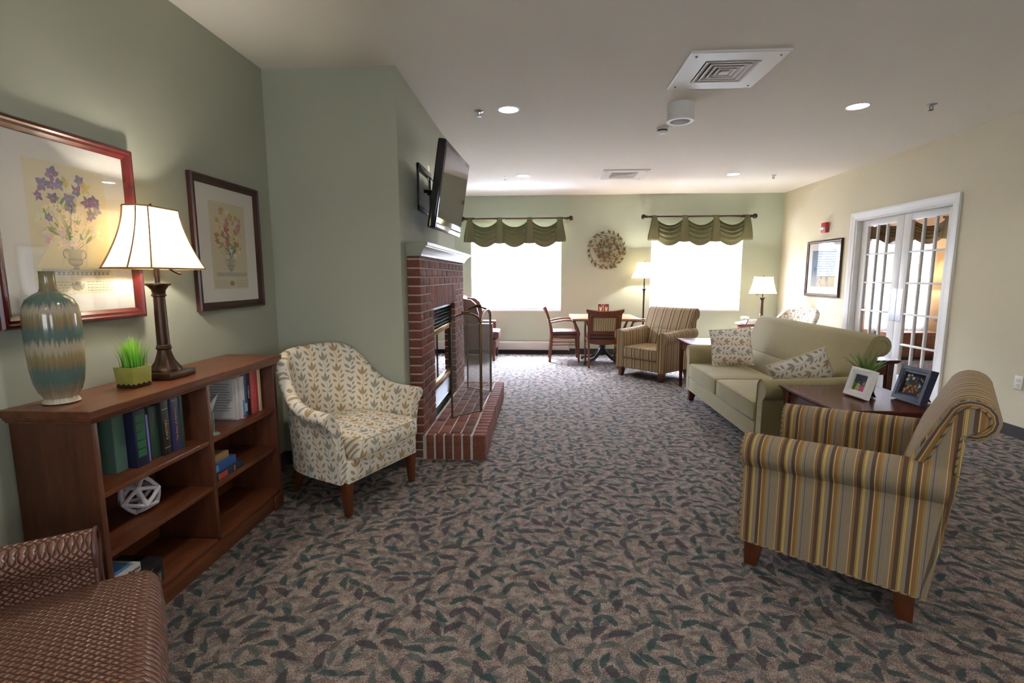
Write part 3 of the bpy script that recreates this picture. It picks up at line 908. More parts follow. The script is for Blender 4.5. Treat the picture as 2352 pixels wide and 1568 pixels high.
for y0, y1 in ((bY0 + .024, 2.166), (2.190, bY1 - .024)):
    bb_('shelf', 'cherry', bX0 + .01, bX1 - .004, y0, y1, .580, .602)
    bb_('shelf', 'cherry', bX0 + .01, bX1 - .004, y0, y1, .352, .374)
    bb_('shelf', 'cherry', bX0 + .01, bX1 - .002, y0, y1, .090, .112)
bb_('plinth', 'cherry', bX1 - .03, bX1 - .012, bY0 + .024, bY1 - .024, 0, .09)
for y0 in (bY0, bY1 - .09): bb_('foot', 'cherry_z', bX1 - .012, bX1 + .002, y0, y0 + .09, 0, .085)

# things on the bookcase
def book(label, y, x, z, th, dep, hgt, cover, band=None, lie=False, rz=0., name='book', group=None, cover_face=None):
    """standing: spine faces +x at x, thickness along y; lying: spine faces +x, thickness along z"""
    t = thing(name, label, 'book', (x, y, z), rz, group)
    tt = .003
    if not lie:
        m = MB(); m.box(-dep, 0, 0, tt, 0, hgt); m.box(-dep, 0, th - tt, th, 0, hgt); m.box(-tt, 0, tt, th - tt, 0, hgt)
        m.build('cover', cover, t, bevel=.001)
        MB().box(-dep + .004, -tt, tt, th - tt, .004, hgt - .004).build('page_block', 'pages', t)
        if band:
            for mat, z0, z1 in band: MB().box(0, .0008, th * .15, th * .85, z0, z1).build('spine_label', mat, t)
    else:
        m = MB(); m.box(-dep, 0, 0, hgt, 0, tt); m.box(-dep, 0, 0, hgt, th - tt, th); m.box(-tt, 0, 0, hgt, tt, th - tt)
        m.build('cover', cover, t, bevel=.001)
        MB().box(-dep + .004, -tt, .004, hgt - .004, tt, th - tt).build('page_block', 'pages', t)
        if band:
            for mat, z0, z1 in band: MB().box(0, .0008, z0, z1, th * .12, th * .88).build('spine_label', mat, t)
    return t
def spine_text(t, s, size, y, z, mat, up=True):
    o = put('title', text_mesh(s, size), mat, t)
    o.location = (.0013, y, z); o.rotation_euler = (radians(90), radians(-90 if up else 0), radians(90)) if up else (radians(90), 0, radians(90))
    return o
zs = .6025
book('large teal woven cloth book at the left end of the upper left shelf', 1.762, -1.655, zs, .055, .17, .225, 'bk_teal')
b = book('thick navy book with stacked green spine labels on the upper left shelf', 1.820, -1.618, zs, .062, .19, .235, 'bk_navy', [('bk_label', .04 + i * .036, .07 + i * .036) for i in range(5)])
book('slim lilac book squeezed beside the thick navy book', 1.884, -1.630, zs, .022, .18, .20, 'bk_lilac')
book('dark green cloth book on the upper left shelf', 1.908, -1.628, zs, .048, .18, .226, 'bk_green')
b = book('black book with gold title beside the dark green book', 1.960, -1.615, zs, .045, .19, .245, 'bk_black', [('gold_print', .2, .203), ('gold_print', .03, .033)])
spine_text(b, 'A HISTORY', .018, .0225, .11, 'gold_print')
b = book('indigo book with gold lettered spine next to the divider', 2.010, -1.610, zs, .048, .2, .25, 'bk_indigo', [('gold_print', .225, .228)])
spine_text(b, 'The Story of America', .017, .024, .12, 'gold_print')
book('green book at the right end of the upper left shelf', 2.062, -1.612, zs, .022, .19, .238, 'bk_green')
# right bay, upper shelf
t = thing('document_binder', 'white printed sheet on a thick binder leaning in the upper right shelf', 'binder', (-1.70, 2.37, zs), 0)
MB().box(-.11, .075, .125, .150, 0, .228).build('cover', 'bk_white', t, bevel=.002)
sh = MB().box(-.10, .06, .1235, .125, .01, .22).build('sheet', 'white_plastic', t)
for i in range(11):
    zz = .195 - i * .0145
    MB().box(-.085 if i % 4 else -.06, .045 - .012 * (i * 7 % 3), .1231, .1236, zz, zz + .0022).build('text_line', 'ink', sh)
book('white and blue paperback on the upper right shelf', 2.524, -1.612, zs, .026, .16, .232, 'bk_white', [('bk_sky', .02, .1), ('bk_rust', .005, .018)])
b = book('pale blue book with white title on the upper right shelf', 2.552, -1.618, zs, .03, .17, .236, 'bk_blue', [('bk_white', .03, .075)])
b = book('black book between the blue and red books', 2.586, -1.622, zs, .034, .17, .238, 'bk_black')
spine_text(b, 'AMERICA', .018, .017, .13, 'bk_white')
book('coral red hardback on the upper right shelf', 2.624, -1.612, zs, .032, .18, .24, 'bk_pink')
book('deep red slim book beside the coral one', 2.658, -1.612, zs, .02, .18, .238, 'bk_red')
book('cream book at the right end of the upper right shelf', 2.680, -1.608, zs, .022, .18, .24, 'bk_cream')
# right bay, middle shelf: lying stack
z2 = .3745
b1 = book('navy book with red spine label at the bottom of the lying stack', 2.205, -1.572, z2, .036, .16, .23, 'bk_slate', [('bk_rust', .03, .09), ('gold_print', .027, .030), ('gold_print', .09, .093), ('gold_print', .15, .157)], True)
book('blue cloth book in the middle of the lying stack', 2.200, -1.582, z2 + .0365, .042, .15, .19, 'bk_royal', [('bk_sky', .03, .05)], True)
book('tan cloth book on top of the lying stack', 2.200, -1.596, z2 + .079, .034, .14, .155, 'bk_tan', None, True)
# left bay, bottom shelf: three lying books
z3 = .1125
b = book('dark grey book with gold bands at the bottom of the lower stack', 1.612, -1.566, z3, .052, .18, .225, 'bk_slate', [('gold_print', .175, .181), ('gold_print', .195, .199), ('gold_print', .203, .207)], True)
o = spine_text(b, 'A History of the World', .016, .085, .026, 'gold_print', False)
b = book('black book with gold title under the white paperback', 1.612, -1.568, z3 + .0525, .05, .18, .225, 'bk_black', None, True)
o = spine_text(b, 'The Men of the River', .017, .1, .025, 'gold_print', False)
b = book('white paperback titled Blue Bayou on top of the lower stack', 1.602, -1.580, z3 + .103, .034, .11, .14, 'bk_white', None, True)
spine_text(b, 'Blue Bayou', .022, .085, .017, 'ink', False)
MB().box(-.10, -.015, .015, .125, .034, .0346).build('cover_picture', 'bk_sky', b)

# white openwork icosahedron
t = thing('geometric_ornament', 'white ceramic openwork icosahedron ornament on the middle left shelf', 'ornament', (-1.69, 1.895, .3745))
R0 = .072; ph = (1 + sqrt(5)) / 2
vs = [Vector(p).normalized() for a_ in (-1, 1) for b_ in (-ph, ph) for p in ((0, a_, b_), (a_, b_, 0), (b_, 0, a_))]
rot = Euler((.35, .2, .5)).to_matrix(); vs = [rot @ p for p in vs]
zmin = min(p.z for p in vs) * R0
m = MB()
for i in range(12):
    for j in range(i):
        if (vs[i] - vs[j]).length < 1.1:
            a_, b_ = vs[i] * R0, vs[j] * R0
            pts = [a_.lerp(b_, k / 4) for k in range(5)]
            pts = [p * (1 + .10 * sin(pi * k / 4)) for k, p in enumerate(pts)]
            m.tube([p + Vector((0, 0, -zmin + .0127)) for p in pts], [.0115, .0088, .008, .0088, .0115], 8)
for p in vs: m.ball(p * R0 + Vector((0, 0, -zmin + .0127)), .0125, 8, 6)
m.build('lattice', 'white_ceramic', t)
# bird ornament
t = thing('bird_figurine', 'pale green long legged bird figurine on the upper right shelf beside the divider', 'figurine', (-1.60, 2.256, zs))
MB().loft([[(0 + r * cos(k * pi / 4) * .6, y_, z_ + r * sin(k * pi / 4)) for k in range(8)] for y_, z_, r in ((-.028, .115, .003), (-.018, .122, .014), (0, .135, .019), (.022, .158, .014), (.05, .185, .005), (.062, .195, .002))]).build('body', 'pale_ceramic', t)
MB().tube([(0, -.018, .13), (0, -.030, .152), (0, -.024, .175), (0, -.03, .19)], [.009, .006, .005, .006], 8).tube([(0, -.03, .19), (0, -.045, .186), (0, -.062, .178)], [.006, .004, .001], 8).build('neck', 'pale_ceramic', t)
for dy in (-.006, .006): MB().tube([(0, dy, .122), (0, dy + .006, .06), (0, dy, .004)], .0022, 6).build('leg', 'pale_ceramic', t)
MB().lathe([(.03, 0), (.03, .004), (.026, .006)], 16).build('base', 'pale_ceramic', t)

# vase
t = thing('vase', 'tall bottle vase with dripped teal and tan glaze bands on the bookcase', 'vase', (-1.748, 1.668, bZ + .0005))
vp = [(.050, 0), (.055, .004), (.052, .012), (.047, .02), (.050, .027), (.062, .045), (.072, .08), (.078, .13), (.081, .20), (.082, .27), (.081, .32), (.077, .35), (.066, .375), (.045, .392), (.028, .402), (.024, .415), (.0225, .44), (.022, .468), (.0235, .474), (.019, .474), (.018, .44), (.018, .41)]
MB().lathe(vp, 40).build('body', 'drip_glaze', t)
# grass pot
t = thing('grass_planter', 'lime green square ceramic pot of artificial grass on the bookcase', 'plant', (-1.702, 1.94, bZ + .0005), radians(-6))
q = .046
sqr = lambda r, z_: [(sx * r, sy * r, z_) for sx, sy in ((-1, -1), (1, -1), (1, 1), (-1, 1))]
MB().loft([sqr(q - .004, 0), sqr(q, .085), sqr(q - .006, .085), sqr(q - .008, .07)]).build('pot', 'lime_glaze', t, bevel=.002)
MB().box(-q + .0085, q - .0085, -q + .0085, q - .0085, .0705, .078).build('soil', 'soil', t)
def blade(m, x, y, z0, L, lean, az, w, n=5):
    d = Vector((cos(az), sin(az), 0)); s = Vector((-sin(az), cos(az), 0))
    rings = []
    for k in range(n + 1):
        f = k / n
        p = Vector((x, y, z0)) + d * (lean * L * f ** 2) + Vector((0, 0, L * f * (1 - .25 * lean * f)))
        ww = w * (1 - f) ** .7 * (.6 + .8 * min(1, f * 3)) + .0002
        rings.append([p + s * ww, p - s * ww])
    m.loft(rings, False, False)
random.seed(11)
for i in range(95):
    m = MB(); x, y = random.uniform(-.034, .034), random.uniform(-.034, .034)
    az = atan2(y, x) + random.uniform(-.6, .6)
    blade(m, x, y, .076, random.uniform(.085, .145), random.uniform(.02, .38) * (abs(x) + abs(y)) / .05, az, random.uniform(.0022, .0036))
    m.build('blade', 'grass_blade', t)

# ------------------------------------------------------------------ lamps
def bell_shade(t, a0, b0, a1, b1, z0, z1, cut=.42, panels=True):
    """cut-corner rectangular bell shade; half sizes a (y) and b (x) at bottom 0 and top 1"""
    def ring(a, b, z, k=1.0):
        ca = min(a, b) * cut * 1.2
        return [(b * k, (a - ca) * k, z), (b * k, -(a - ca) * k, z), ((b - ca) * k, -a * k, z), (-(b - ca) * k, -a * k, z), (-b * k, -(a - ca) * k, z), (-b * k, (a - ca) * k, z), (-(b - ca) * k, a * k, z), ((b - ca) * k, a * k, z)]
    rings = []
    N = 8
    for i in range(N + 1):
        f = i / N; g = (1 - f) ** 1.6
        rings.append(ring(a1 + (a0 - a1) * g, b1 + (b0 - b1) * g, z0 + (z1 - z0) * f))
    sh = MB().loft(rings, True, False).build('lamp_shade', 'lamp_linen', t, angle=20)
    tr = MB()
    for r in (rings[0], rings[-1]): tr.tube(r, .004, 6, True)
    for k in range(8): tr.tube([r[k] for r in rings], .003, 5)
    tr.build('trim', 'shade_trim', sh)
def bulb(t, z, power, r=.035, col=(1, .94, .84)):
    l = bpy.data.lights.new('bulb_light', 'POINT'); l.energy = power; l.color = col; l.shadow_soft_size = r
    o = bpy.data.objects.new('bulb_light', l); COL.objects.link(o); o.parent = t; o.location = (0, 0, z)
def column_lamp(name, label, loc, rz, base_h, col_top, z0, z1, a0, b0, a1, b1, power, floor=False, handle=True, group=None):
    t = thing(name, label, 'lamp', loc, rz, group)
    s = .082 if not floor else .14
    if floor: MB().lathe([(s, 0), (s, .012), (s * .8, .022), (.03, .04)], 24).build('base', 'bronze', t)
    else: MB().box(-s, s, -s, s, 0, .03).build('base', 'bronze', t, bevel=.003)
    k = .03 if not floor else .025
    fl = []
    prof = [(.064, k), (.064, k + .008), (.058, k + .014), (.052, k + .022), (.038, k + .045), (.029, k + .075), (.026, k + .095)]
    m = MB(); n = 32
    m.loft([[(r * (1 + (.05 if j % 4 < 2 else -.03) * (.3 < i / 6 < .95)) * cos(2 * pi * j / n), r * (1 + (.05 if j % 4 < 2 else -.03) * (.3 < i / 6 < .95)) * sin(2 * pi * j / n), zz) for j in range(n)] for i, (r, zz) in enumerate(prof)])
    m.build('fluted_foot', 'bronze', t)
    MB().lathe([(.027, k + .095), (.031, k + .1), (.031, k + .106), (.027, k + .11), (.030, k + .114), (.0255, k + .118)], 20).build('ring', 'bronze', t)
    cr = .0255 if not floor else .017
    MB().lathe([(cr, k + .118), (cr * .9, col_top - .06)], 20).build('column', 'bronze', t)
    MB().lathe([(cr * .95, col_top - .06), (cr * 1.15, col_top - .056), (cr * 1.15, col_top - .05), (cr, col_top - .046), (cr * 1.1, col_top - .03), (cr * 1.6, col_top - .012), (cr * 2.0, col_top - .007), (cr * 2.0, col_top), (cr * .6, col_top + .002)], 24).build('capital', 'bronze', t)
    MB().lathe([(.010, col_top), (.010, col_top + .03), (.012, col_top + .032), (.012, z0 + .06), (.008, z0 + .064)], 14).build('socket', 'bronze', t)
    MB().ball((0, 0, z0 + .11), .03, 12, 8, (1, 1, 1.3)).build('bulb', 'lamp_linen', t)
    MB().tube([(.004, 0, z0 + .06), (.0, .035, z0 + .10), (0, .045, z0 + .16), (0, .02, z1 - .01), (0, 0, z1)], .002, 6).tube([(.004, 0, z0 + .06), (.0, -.035, z0 + .10), (0, -.045, z0 + .16), (0, -.02, z1 - .01), (0, 0, z1)], .002, 6).tube([(0, a1, z1 - .004), (0, 0, z1), (0, -a1, z1 - .004)], .002, 5).build('harp', 'old_brass', t)
    MB().lathe([(.003, z1), (.016, z1 + .004), (.017, z1 + .008), (.006, z1 + .014), (.004, z1 + .02)], 12).build('finial', 'bronze', t)
    if handle: MB().tube([(0.006, .006, z0 + .02), (.02, .03, z0 + .012), (.035, .055, z0 - .01), (.045, .075, z0 - .022), (.05, .085, z0 - .022)], .0048, 8).build('swing_handle', 'bronze', t)
    bell_shade(t, a0, b0, a1, b1, z0, z1)
    bulb(t, z0 + .13, power)
    return t
column_lamp('table_lamp', 'bronze column table lamp with cut corner bell shade lit on the bookcase', (-1.714, 2.135, bZ + .0005), 0, 0, .425, .490, .752, .222, .112, .118, .058, LAMP_W)
column_lamp('floor_lamp', 'bronze floor lamp with pale bell shade lit in front of the right window', (1.722, 8.40, .0005), radians(90), 0, 1.16, 1.33, 1.595, .205, .17, .115, .085, LAMP_W * 1.5, True, False)
column_lamp('table_lamp', 'bronze table lamp with pale bell shade on the round side table in the far corner', (3.53, 8.12, .6205), radians(90), 0, .41, .47, .735, .19, .15, .13, .095, LAMP_W * 1.5)

# ------------------------------------------------------------------ upholstered seating with rolled arms and back
def rolled_seat(name, label, cat, W, nseat, fabric, piping, loc, rz, arm_h=.645, k=1.0, back_top=.933, group=None, leg_mat='leg_wood', seat_top=.43):
    t = thing(name, label, cat, loc, rz, group)
    h0 = .125; aw = .105; hx = W / 2
    def uv_side(co, n):
        return (co.x, co.z) if abs(n.y) > .75 else (co.y, co.z + abs(co.x))
    def uv_front(co, n):
        return (co.y, co.z) if abs(n.x) > .75 else (co.x, co.z - co.y)
    for s in (-1, 1):
        def sec(y, dz, zb):
            cx, cz, r = hx - .03, arm_h + dz - .075, .075
            pts = [(hx, zb), (hx, zb + .2), (hx, cz - .075)]
            pts += [(cx + r * cos(radians(a_)), cz + r * sin(radians(a_))) for a_ in range(-50, 181, 21)]
            pts += [(hx - aw, cz - .1), (hx - aw, zb)]
            return [(s * p, y, q) for p, q in pts]
        m = MB(); m.loft([sec(0, 0, h0), sec(-.25 * k, .010, h0), sec(-.5 * k, .022, h0), sec(-.66 * k, .03, h0), sec(-.715 * k, .032, .40)])
        m.build('arm', fabric, t, uvf=uv_side, angle=35)
        front = [(x_, .003, z_) for x_, y_, z_ in sec(0, 0, h0)]
        MB().tube(front, .0035, 6).tube([(s * hx, 0, h0 + .004), (s * hx, -.684 * k, h0 + .004)], .0035, 6).build('arm_piping', piping, t, uvf=lambda co, n: (co.x + co.y + co.z, 0))
    iw = hx - aw
    MB().rcube(iw + .002, .045 * k, (seat_top - .165 - h0) / 2, .012, (0, -.042, (seat_top - .165 + h0) / 2)).build('front_rail', fabric, t, uvf=uv_front, merge=True)
    MB().box(-iw, iw, -.66 * k, -.08, h0, seat_top - .165).build('deck', fabric, t, uvf=uv_front)
    cw = 2 * iw / nseat
    for i in range(nseat):
        c = -iw + (i + .5) * cw
        cu = MB().rcube(cw / 2 - .003, .27 * k, .0775, .028, (c, -.27 * k + .012, seat_top - .0875), .018, 7, .006).build('seat_cushion', fabric, t, uvf=uv_front, merge=True)
        zt = seat_top - .0875 + .0775 - .012
        MB().tube([(c - cw / 2 + .016, .012, zt), (c, .017, zt + .002), (c + cw / 2 - .016, .012, zt)], .004, 6).tube([(c - cw / 2 + .016, .012, zt - .130), (c, .017, zt - .132), (c + cw / 2 - .016, .012, zt - .130)], .004, 6).build('piping', piping, cu, uvf=lambda co, n: (co.x, 0))
    rc_s, rc_z, rr = .752 * k, back_top - .078, .078
    arc = [(-(rc_s + rr * cos(radians(a_))), rc_z + rr * sin(radians(a_))) for a_ in range(152, -105, -16)]
    za = arm_h - .012
    up = [(-.575 * k, za), (-.60 * k, za + .07)] + arc + [(-.742 * k, rc_z - rr - .01), (-.735 * k, za)]
    def uv_back(co, n): return (co.y, co.z) if abs(n.x) > .7 else (co.x, co.z - co.y)
    MB().prism(up, 0, -hx + .012, hx - .012).build('backrest', fabric, t, uvf=uv_back, bevel=.016, angle=35)
    low = [(-.51 * k, seat_top - .03), (-.575 * k, za), (-.735 * k, za), (-.70 * k, .3), (-.60 * k, .28), (-.52 * k, .30)]
    MB().prism(low, 0, -iw + .001, iw - .001).build('lower_back', fabric, t, uvf=uv_back, bevel=.006)
    MB().prism([(-.655 * k, h0), (-.684 * k, h0), (-.737 * k, za + .005), (-.71 * k, za + .005)], 0, -hx, hx).build('outer_back', fabric, t, uvf=uv_back, bevel=.006)
    cy, cz = -.70 * k, za + .16
    inner = [(-.63 * k, za + .012)] + [(-(rc_s + (rr - .030) * cos(radians(a_))), rc_z + (rr - .030) * sin(radians(a_))) for a_ in range(150, -100, -18)] + [(-.728 * k, rc_z - rr + .01), (-.722 * k, za + .012)]
    for s in (-1, 1):
        x0, x1 = sorted((s * (hx - .02), s * (hx - .004)))
        sp = MB().prism(inner, 0, x0, x1).build('side_panel', fabric, t, uvf=uv_back)
        MB().tube([(s * (hx - .003), p, q) for p, q in inner], .0042, 6, True).build('panel_piping', piping, sp, uvf=lambda co, n: (co.y + co.z, 0))
        # gathered border: mitred facets between the roll and the inset panel
        oa = [(-(rc_s + rr * cos(radians(a_))), rc_z + rr * sin(radians(a_))) for a_ in range(150, -101, -25)]
        ia = [(-(rc_s + (rr - .032) * cos(radians(a_))), rc_z + (rr - .032) * sin(radians(a_))) for a_ in range(150, -101, -25)]
        outer = [(-.578 * k, za + .004), (-.603 * k, za + .07)] + oa
        innr = [(-.634 * k, za + .012), (-.652 * k, za + .08)] + ia
        bo = MB()
        for q_ in range(len(outer) - 1):
            bo.add([(s * (hx - .0135), *outer[q_]), (s * (hx - .0135), *outer[q_ + 1]), (s * (hx - .0055), *innr[q_ + 1]), (s * (hx - .0055), *innr[q_]),
                    (s * (hx - .019), *outer[q_]), (s * (hx - .019), *outer[q_ + 1]), (s * (hx - .019), *innr[q_ + 1]), (s * (hx - .019), *innr[q_])],
                   [(0, 1, 2, 3), (7, 6, 5, 4), (0, 4, 5, 1), (1, 5, 6, 2), (2, 6, 7, 3), (3, 7, 4, 0)])
        bo.build('gathered_border', fabric, sp, uvf=lambda co, n: ((hx - abs(co.x)) * 6.5, co.z), angle=12)
    for sx in (-1, 1):
        for yy in (-.055, -.615 * k):
            MB().taper((sx * (hx - .055), yy + (.012 if yy > -.2 else -.012), 0), (.025, .025), (sx * (hx - .055), yy, h0), (.038, .038)).build('leg', leg_mat, t, bevel=.002)
    return t
fw = Vector((-.779, .627)).normalized(); rt = Vector((fw.y, -fw.x))
o_ = Vector((.95, 2.268)) + rt * .38
rolled_seat('armchair', 'gold and brown striped armchair in the right foreground seen from its side', 'armchair', .76, 1, 'stripe_fabric', 'stripe_piping', (o_.x, o_.y, .0), face_rz(*fw), group='striped armchairs')
rolled_seat('armchair', 'gold and brown striped armchair facing the room beside the dining table', 'armchair', .76, 1, 'stripe_fabric', 'stripe_piping', (1.315, 6.60, .0), face_rz(-.743, -.67), group='striped armchairs')
rolled_seat('sofa', 'olive green two cushion sofa with rolled arms and leaf print pillows', 'sofa', 1.90, 2, 'chenille', 'chenille_piping', (1.632, 4.585, .0), face_rz(-1, 0), .612, 1.06, .945, leg_mat='dark_wood', seat_top=.435)

# throw pillows
def pillow(label, loc, rot, w, h, th, name='throw_pillow'):
    t = thing(name, label, 'pillow', loc, 0, 'leaf print pillows on the sofa'); t.rotation_euler = rot
    N = 14; m = MB()
    for sg in (-1, 1):
        vs = []
        for i in range(N + 1):
            for j in range(N + 1):
                u, v_ = -1 + 2 * i / N, -1 + 2 * j / N
                e = (max(0, 1 - abs(u) ** 2.6) * max(0, 1 - abs(v_) ** 2.6)) ** .55
                pu = u * (1 - .05 * (1 - v_ * v_)); pv = v_ * (1 - .05 * (1 - u * u))
                vs.append((pu * w / 2, sg * th / 2 * e, pv * h / 2))
        fs = [(i * (N + 1) + j, (i + 1) * (N + 1) + j, (i + 1) * (N + 1) + j + 1, i * (N + 1) + j + 1) for i in range(N) for j in range(N)]
        m.add(vs, fs)
    m.build('cushion', 'pillow_fabric', t, uvf=lambda co, n: (co.z + co.x * .12, co.x), merge=True, angle=80)
    edge = []
    for i in range(4 * N):
        q, f = divmod(i, N); f = -1 + 2 * f / N
        u, v_ = [(f, -1), (1, f), (-f, 1), (-1, -f)][q]
        edge.append((u * (1 - .05 * (1 - v_ * v_)) * w / 2, 0, v_ * (1 - .05 * (1 - u * u)) * h / 2))
    MB().tube(edge, .004, 6, True).build('piping', 'cream_piping', t)
pillow('leaf print pillow propped against the far arm of the sofa', (1.985, 5.22, .632), Euler((radians(-16), radians(-7), radians(-18))), .40, .40, .13)
pillow('leaf print pillow slumped behind the near arm of the sofa', (2.045, 3.905, .588), Euler((radians(-24), radians(24), radians(158))), .42, .40, .13)

# ------------------------------------------------------------------ leaf print tub chairs
def tub_chair(name, label, loc, rz, group):
    t = thing(name, label, 'armchair', loc, rz, group)
    half = [(.312, .0, .640, .075), (.313, -.1, .643, .070), (.312, -.2, .65, .062), (.308, -.29, .675, .055), (.295, -.37, .74, .05), (.273, -.44, .835, .05), (.238, -.492, .908, .05), (.178, -.522, .938, .055), (.085, -.533, .945, .06)]
    full = [(-x_, y_, h_, l_) for x_, y_, h_, l_ in half] + [(0, -.535, .946, .063)] + half[::-1]
    # refine
    pts = []
    for i in range(len(full) - 1):
        a_, b_ = full[i], full[i + 1]
        p_, n_ = full[max(i - 1, 0)], full[min(i + 2, len(full) - 1)]
        for f in (0, .5):
            pts.append(tuple(.5 * (2 * a_[c] + (b_[c] - p_[c]) * f + (2 * p_[c] - 5 * a_[c] + 4 * b_[c] - n_[c]) * f * f + (3 * a_[c] - p_[c] - 3 * b_[c] + n_[c]) * f ** 3) for c in range(4)))
    pts.append(full[-1])
    rings = []; Z0 = .205
    for i, (x_, y_, h_, l_) in enumerate(pts):
        q0, q1 = pts[max(i - 1, 0)], pts[min(i + 1, len(pts) - 1)]
        tn = Vector((q1[0] - q0[0], q1[1] - q0[1])).normalized(); nr = Vector((tn.y, -tn.x))      # outward
        if nr.dot(Vector((x_, y_ + .2))) < 0: nr = -nr
        e = lambda z_: l_ * max(0, (z_ - Z0) / (h_ - Z0)) ** 1.7
        r = .040
        sec = []
        for z_ in (Z0, .34, .34 + (h_ - .40) * .5, h_ - .075): sec.append((e(z_) - .038, z_))
        for a_ in (180, 150, 115, 80, 45, 10, -25, -60): sec.append((l_ + .006 + r * cos(radians(a_)), h_ - .042 + r * sin(radians(a_))))
        for z_ in (h_ - .105, .34 + (h_ - .40) * .5, .34, Z0): sec.append((e(z_) + .026, z_))
        rings.append([(x_ + nr.x * o, y_ + nr.y * o, z_) for o, z_ in sec])
    def uvs(co, n):
        if n.y > .8: return (co.x, co.z)
        yy = co.y + .22
        th = atan2(co.x, -yy) if yy < 0 else (pi / 2 + yy / .34) * (1 if co.x > 0 else -1)
        return (th * .36, co.z)
    MB().loft(rings).build('shell', 'leaf_fabric', t, uvf=uvs, angle=50)
    uvt = lambda co, n: (co.x, co.z - co.y)
    MB().rcube(.312, .215, .066, .014, (0, -.187, .270), 0, 7, .022).build('seat_frame', 'leaf_fabric', t, uvf=uvt, merge=True)
    cu = MB().rcube(.272, .285, .066, .03, (0, -.20, .405), .022, 8, .02).build('seat_cushion', 'leaf_fabric', t, uvf=uvt, merge=True)
    for zz in (.459, .351):
        MB().tube([(-.262 + .524 * i / 12, .083 + .009 * (1 - (-1 + i / 6) ** 4) - (.012 if i in (0, 12) else 0), zz) for i in range(13)], .004, 6).build('piping', 'cream_piping', cu)
    MB().tube([(-.306 + .612 * i / 12, .0285, .209) for i in range(13)], .004, 6).build('piping', 'cream_piping', t)
    for s in (-1, 1):
        MB().taper((s * .288, .0, 0), (.017, .017), (s * .285, -.005, .212), (.029, .029)).build('leg', 'leg_wood', t, bevel=.002)
        MB().taper((s * .20, -.575, 0), (.017, .017), (s * .215, -.475, .212), (.027, .027)).build('leg', 'leg_wood', t, bevel=.002)
    return t
_f = Vector((.905, -.425)).normalized()
ch = tub_chair('tub_chair', 'cream leaf print tub chair between the bookcase and the fireplace', (-.979, 2.885, 0), face_rz(*_f), 'leaf print tub chairs')
ch.scale = (.965, .965, .985)
dup(ch, (3.15, 7.0, 0), face_rz(-.96, -.28), 'cream leaf print tub chair behind the sofa in the far right corner')

# ------------------------------------------------------------------ brown woven leather chair at the lower left
t = thing('leather_armchair', 'brown woven leather armchair cropped at the lower left corner beside the bookcase', 'armchair', (-1.075 + .62 * .145, 1.175 - .78 * .145, 0), face_rz(.78, .62))
uvl = lambda co, n: (co.y, co.z) if abs(n.x) > .7 else ((co.x, co.z) if abs(n.y) > .7 else (co.x, co.y))
def uv_l(co, n): return (co.x * 1.0 + co.z * .6, co.y + co.z)
MB().rcube(.43, .30, .075, .045, (0, -.27, .385), .035, 8, .02).build('seat_cushion', 'woven_leather', t, uvf=uv_l, merge=True, angle=60)
MB().rcube(.42, .27, .06, .02, (0, -.28, .27), 0, 6, .01).build('seat_frame', 'woven_leather', t, uvf=uv_l, merge=True)
for s in (-1, 1):
    xc = s * .43
    sec = lambda y, dz: [(xc + s * p, y, q + dz) for p, q in [(.045, .21), (.045, .50)] + [(.008 + .058 * cos(radians(a_)), .55 + .062 * sin(radians(a_))) for a_ in range(-45, 226, 22)] + [(-.04, .50), (-.04, .21)]]
    MB().loft([sec(-.115, 0), sec(-.3, .005), sec(-.5, .012), sec(-.62, .016)]).build('arm', 'woven_leather', t, uvf=lambda co, n: (co.y, co.z * 1.2 + co.x), angle=50)
    MB().tube([(x_, -.112, z_) for x_, y_, z_ in sec(-.115, 0)], .006, 6).build('arm_piping', 'smooth_leather', t)
MB().rcube(.385, .06, .30, .045, (0, 0, 0), 0, 7, .0, Matrix.Translation((0, -.60, .68)) @ Matrix.Rotation(radians(12), 4, 'X')).build('backrest', 'woven_leather', t, uvf=lambda co, n: (co.x, co.z), merge=True, angle=60)
for s in (-1, 1):
    MB().taper((s * .41, -.06, 0), (.018, .018), (s * .407, -.07, .215), (.028, .028)).build('leg', 'leg_wood', t, bevel=.002)
    MB().taper((s * .39, -.60, 0), (.018, .018), (s * .39, -.52, .215), (.028, .028)).build('leg', 'leg_wood', t, bevel=.002)

# ------------------------------------------------------------------ leather wing chair by the far window
t = thing('wing_chair', 'brown leather wing chair in the far left corner behind the fire screen', 'armchair', (-.70, 8.22, 0), face_rz(1, 0))
MB().rcube(.25, .29, .065, .03, (0, -.27, .415), .02, 6).build('seat_cushion', 'smooth_leather', t, merge=True)
MB().rcube(.31, .28, .075, .015, (0, -.30, .27), 0, 5).build('seat_frame', 'smooth_leather', t, merge=True)
for s in (-1, 1):
    sec = lambda y: [(s * (.29 + p), y, q) for p, q in [(.03, .2), (.03, .52)] + [(.005 + .045 * cos(radians(a_)), .575 + .045 * sin(radians(a_))) for a_ in range(-45, 226, 27)] + [(-.035, .52), (-.035, .2)]]
    MB().loft([sec(-.07), sec(-.3), sec(-.55)]).build('arm', 'smooth_leather', t, angle=50)
    wing = [(-.30, .60), (-.30, .78), (-.34, .93), (-.42, 1.0), (-.60, 1.02), (-.62, .6)]
    MB().prism(wing, 0, *sorted((s * .255, s * .315))).build('wing', 'smooth_leather', t, bevel=.018)
    MB().taper((s * .27, -.055, 0), (.018, .018), (s * .27, -.065, .2), (.028, .028)).build('leg', 'leg_wood', t, bevel=.002)
    MB().taper((s * .26, -.60, 0), (.018, .018), (s * .26, -.54, .2), (.028, .028)).build('leg', 'leg_wood', t, bevel=.002)
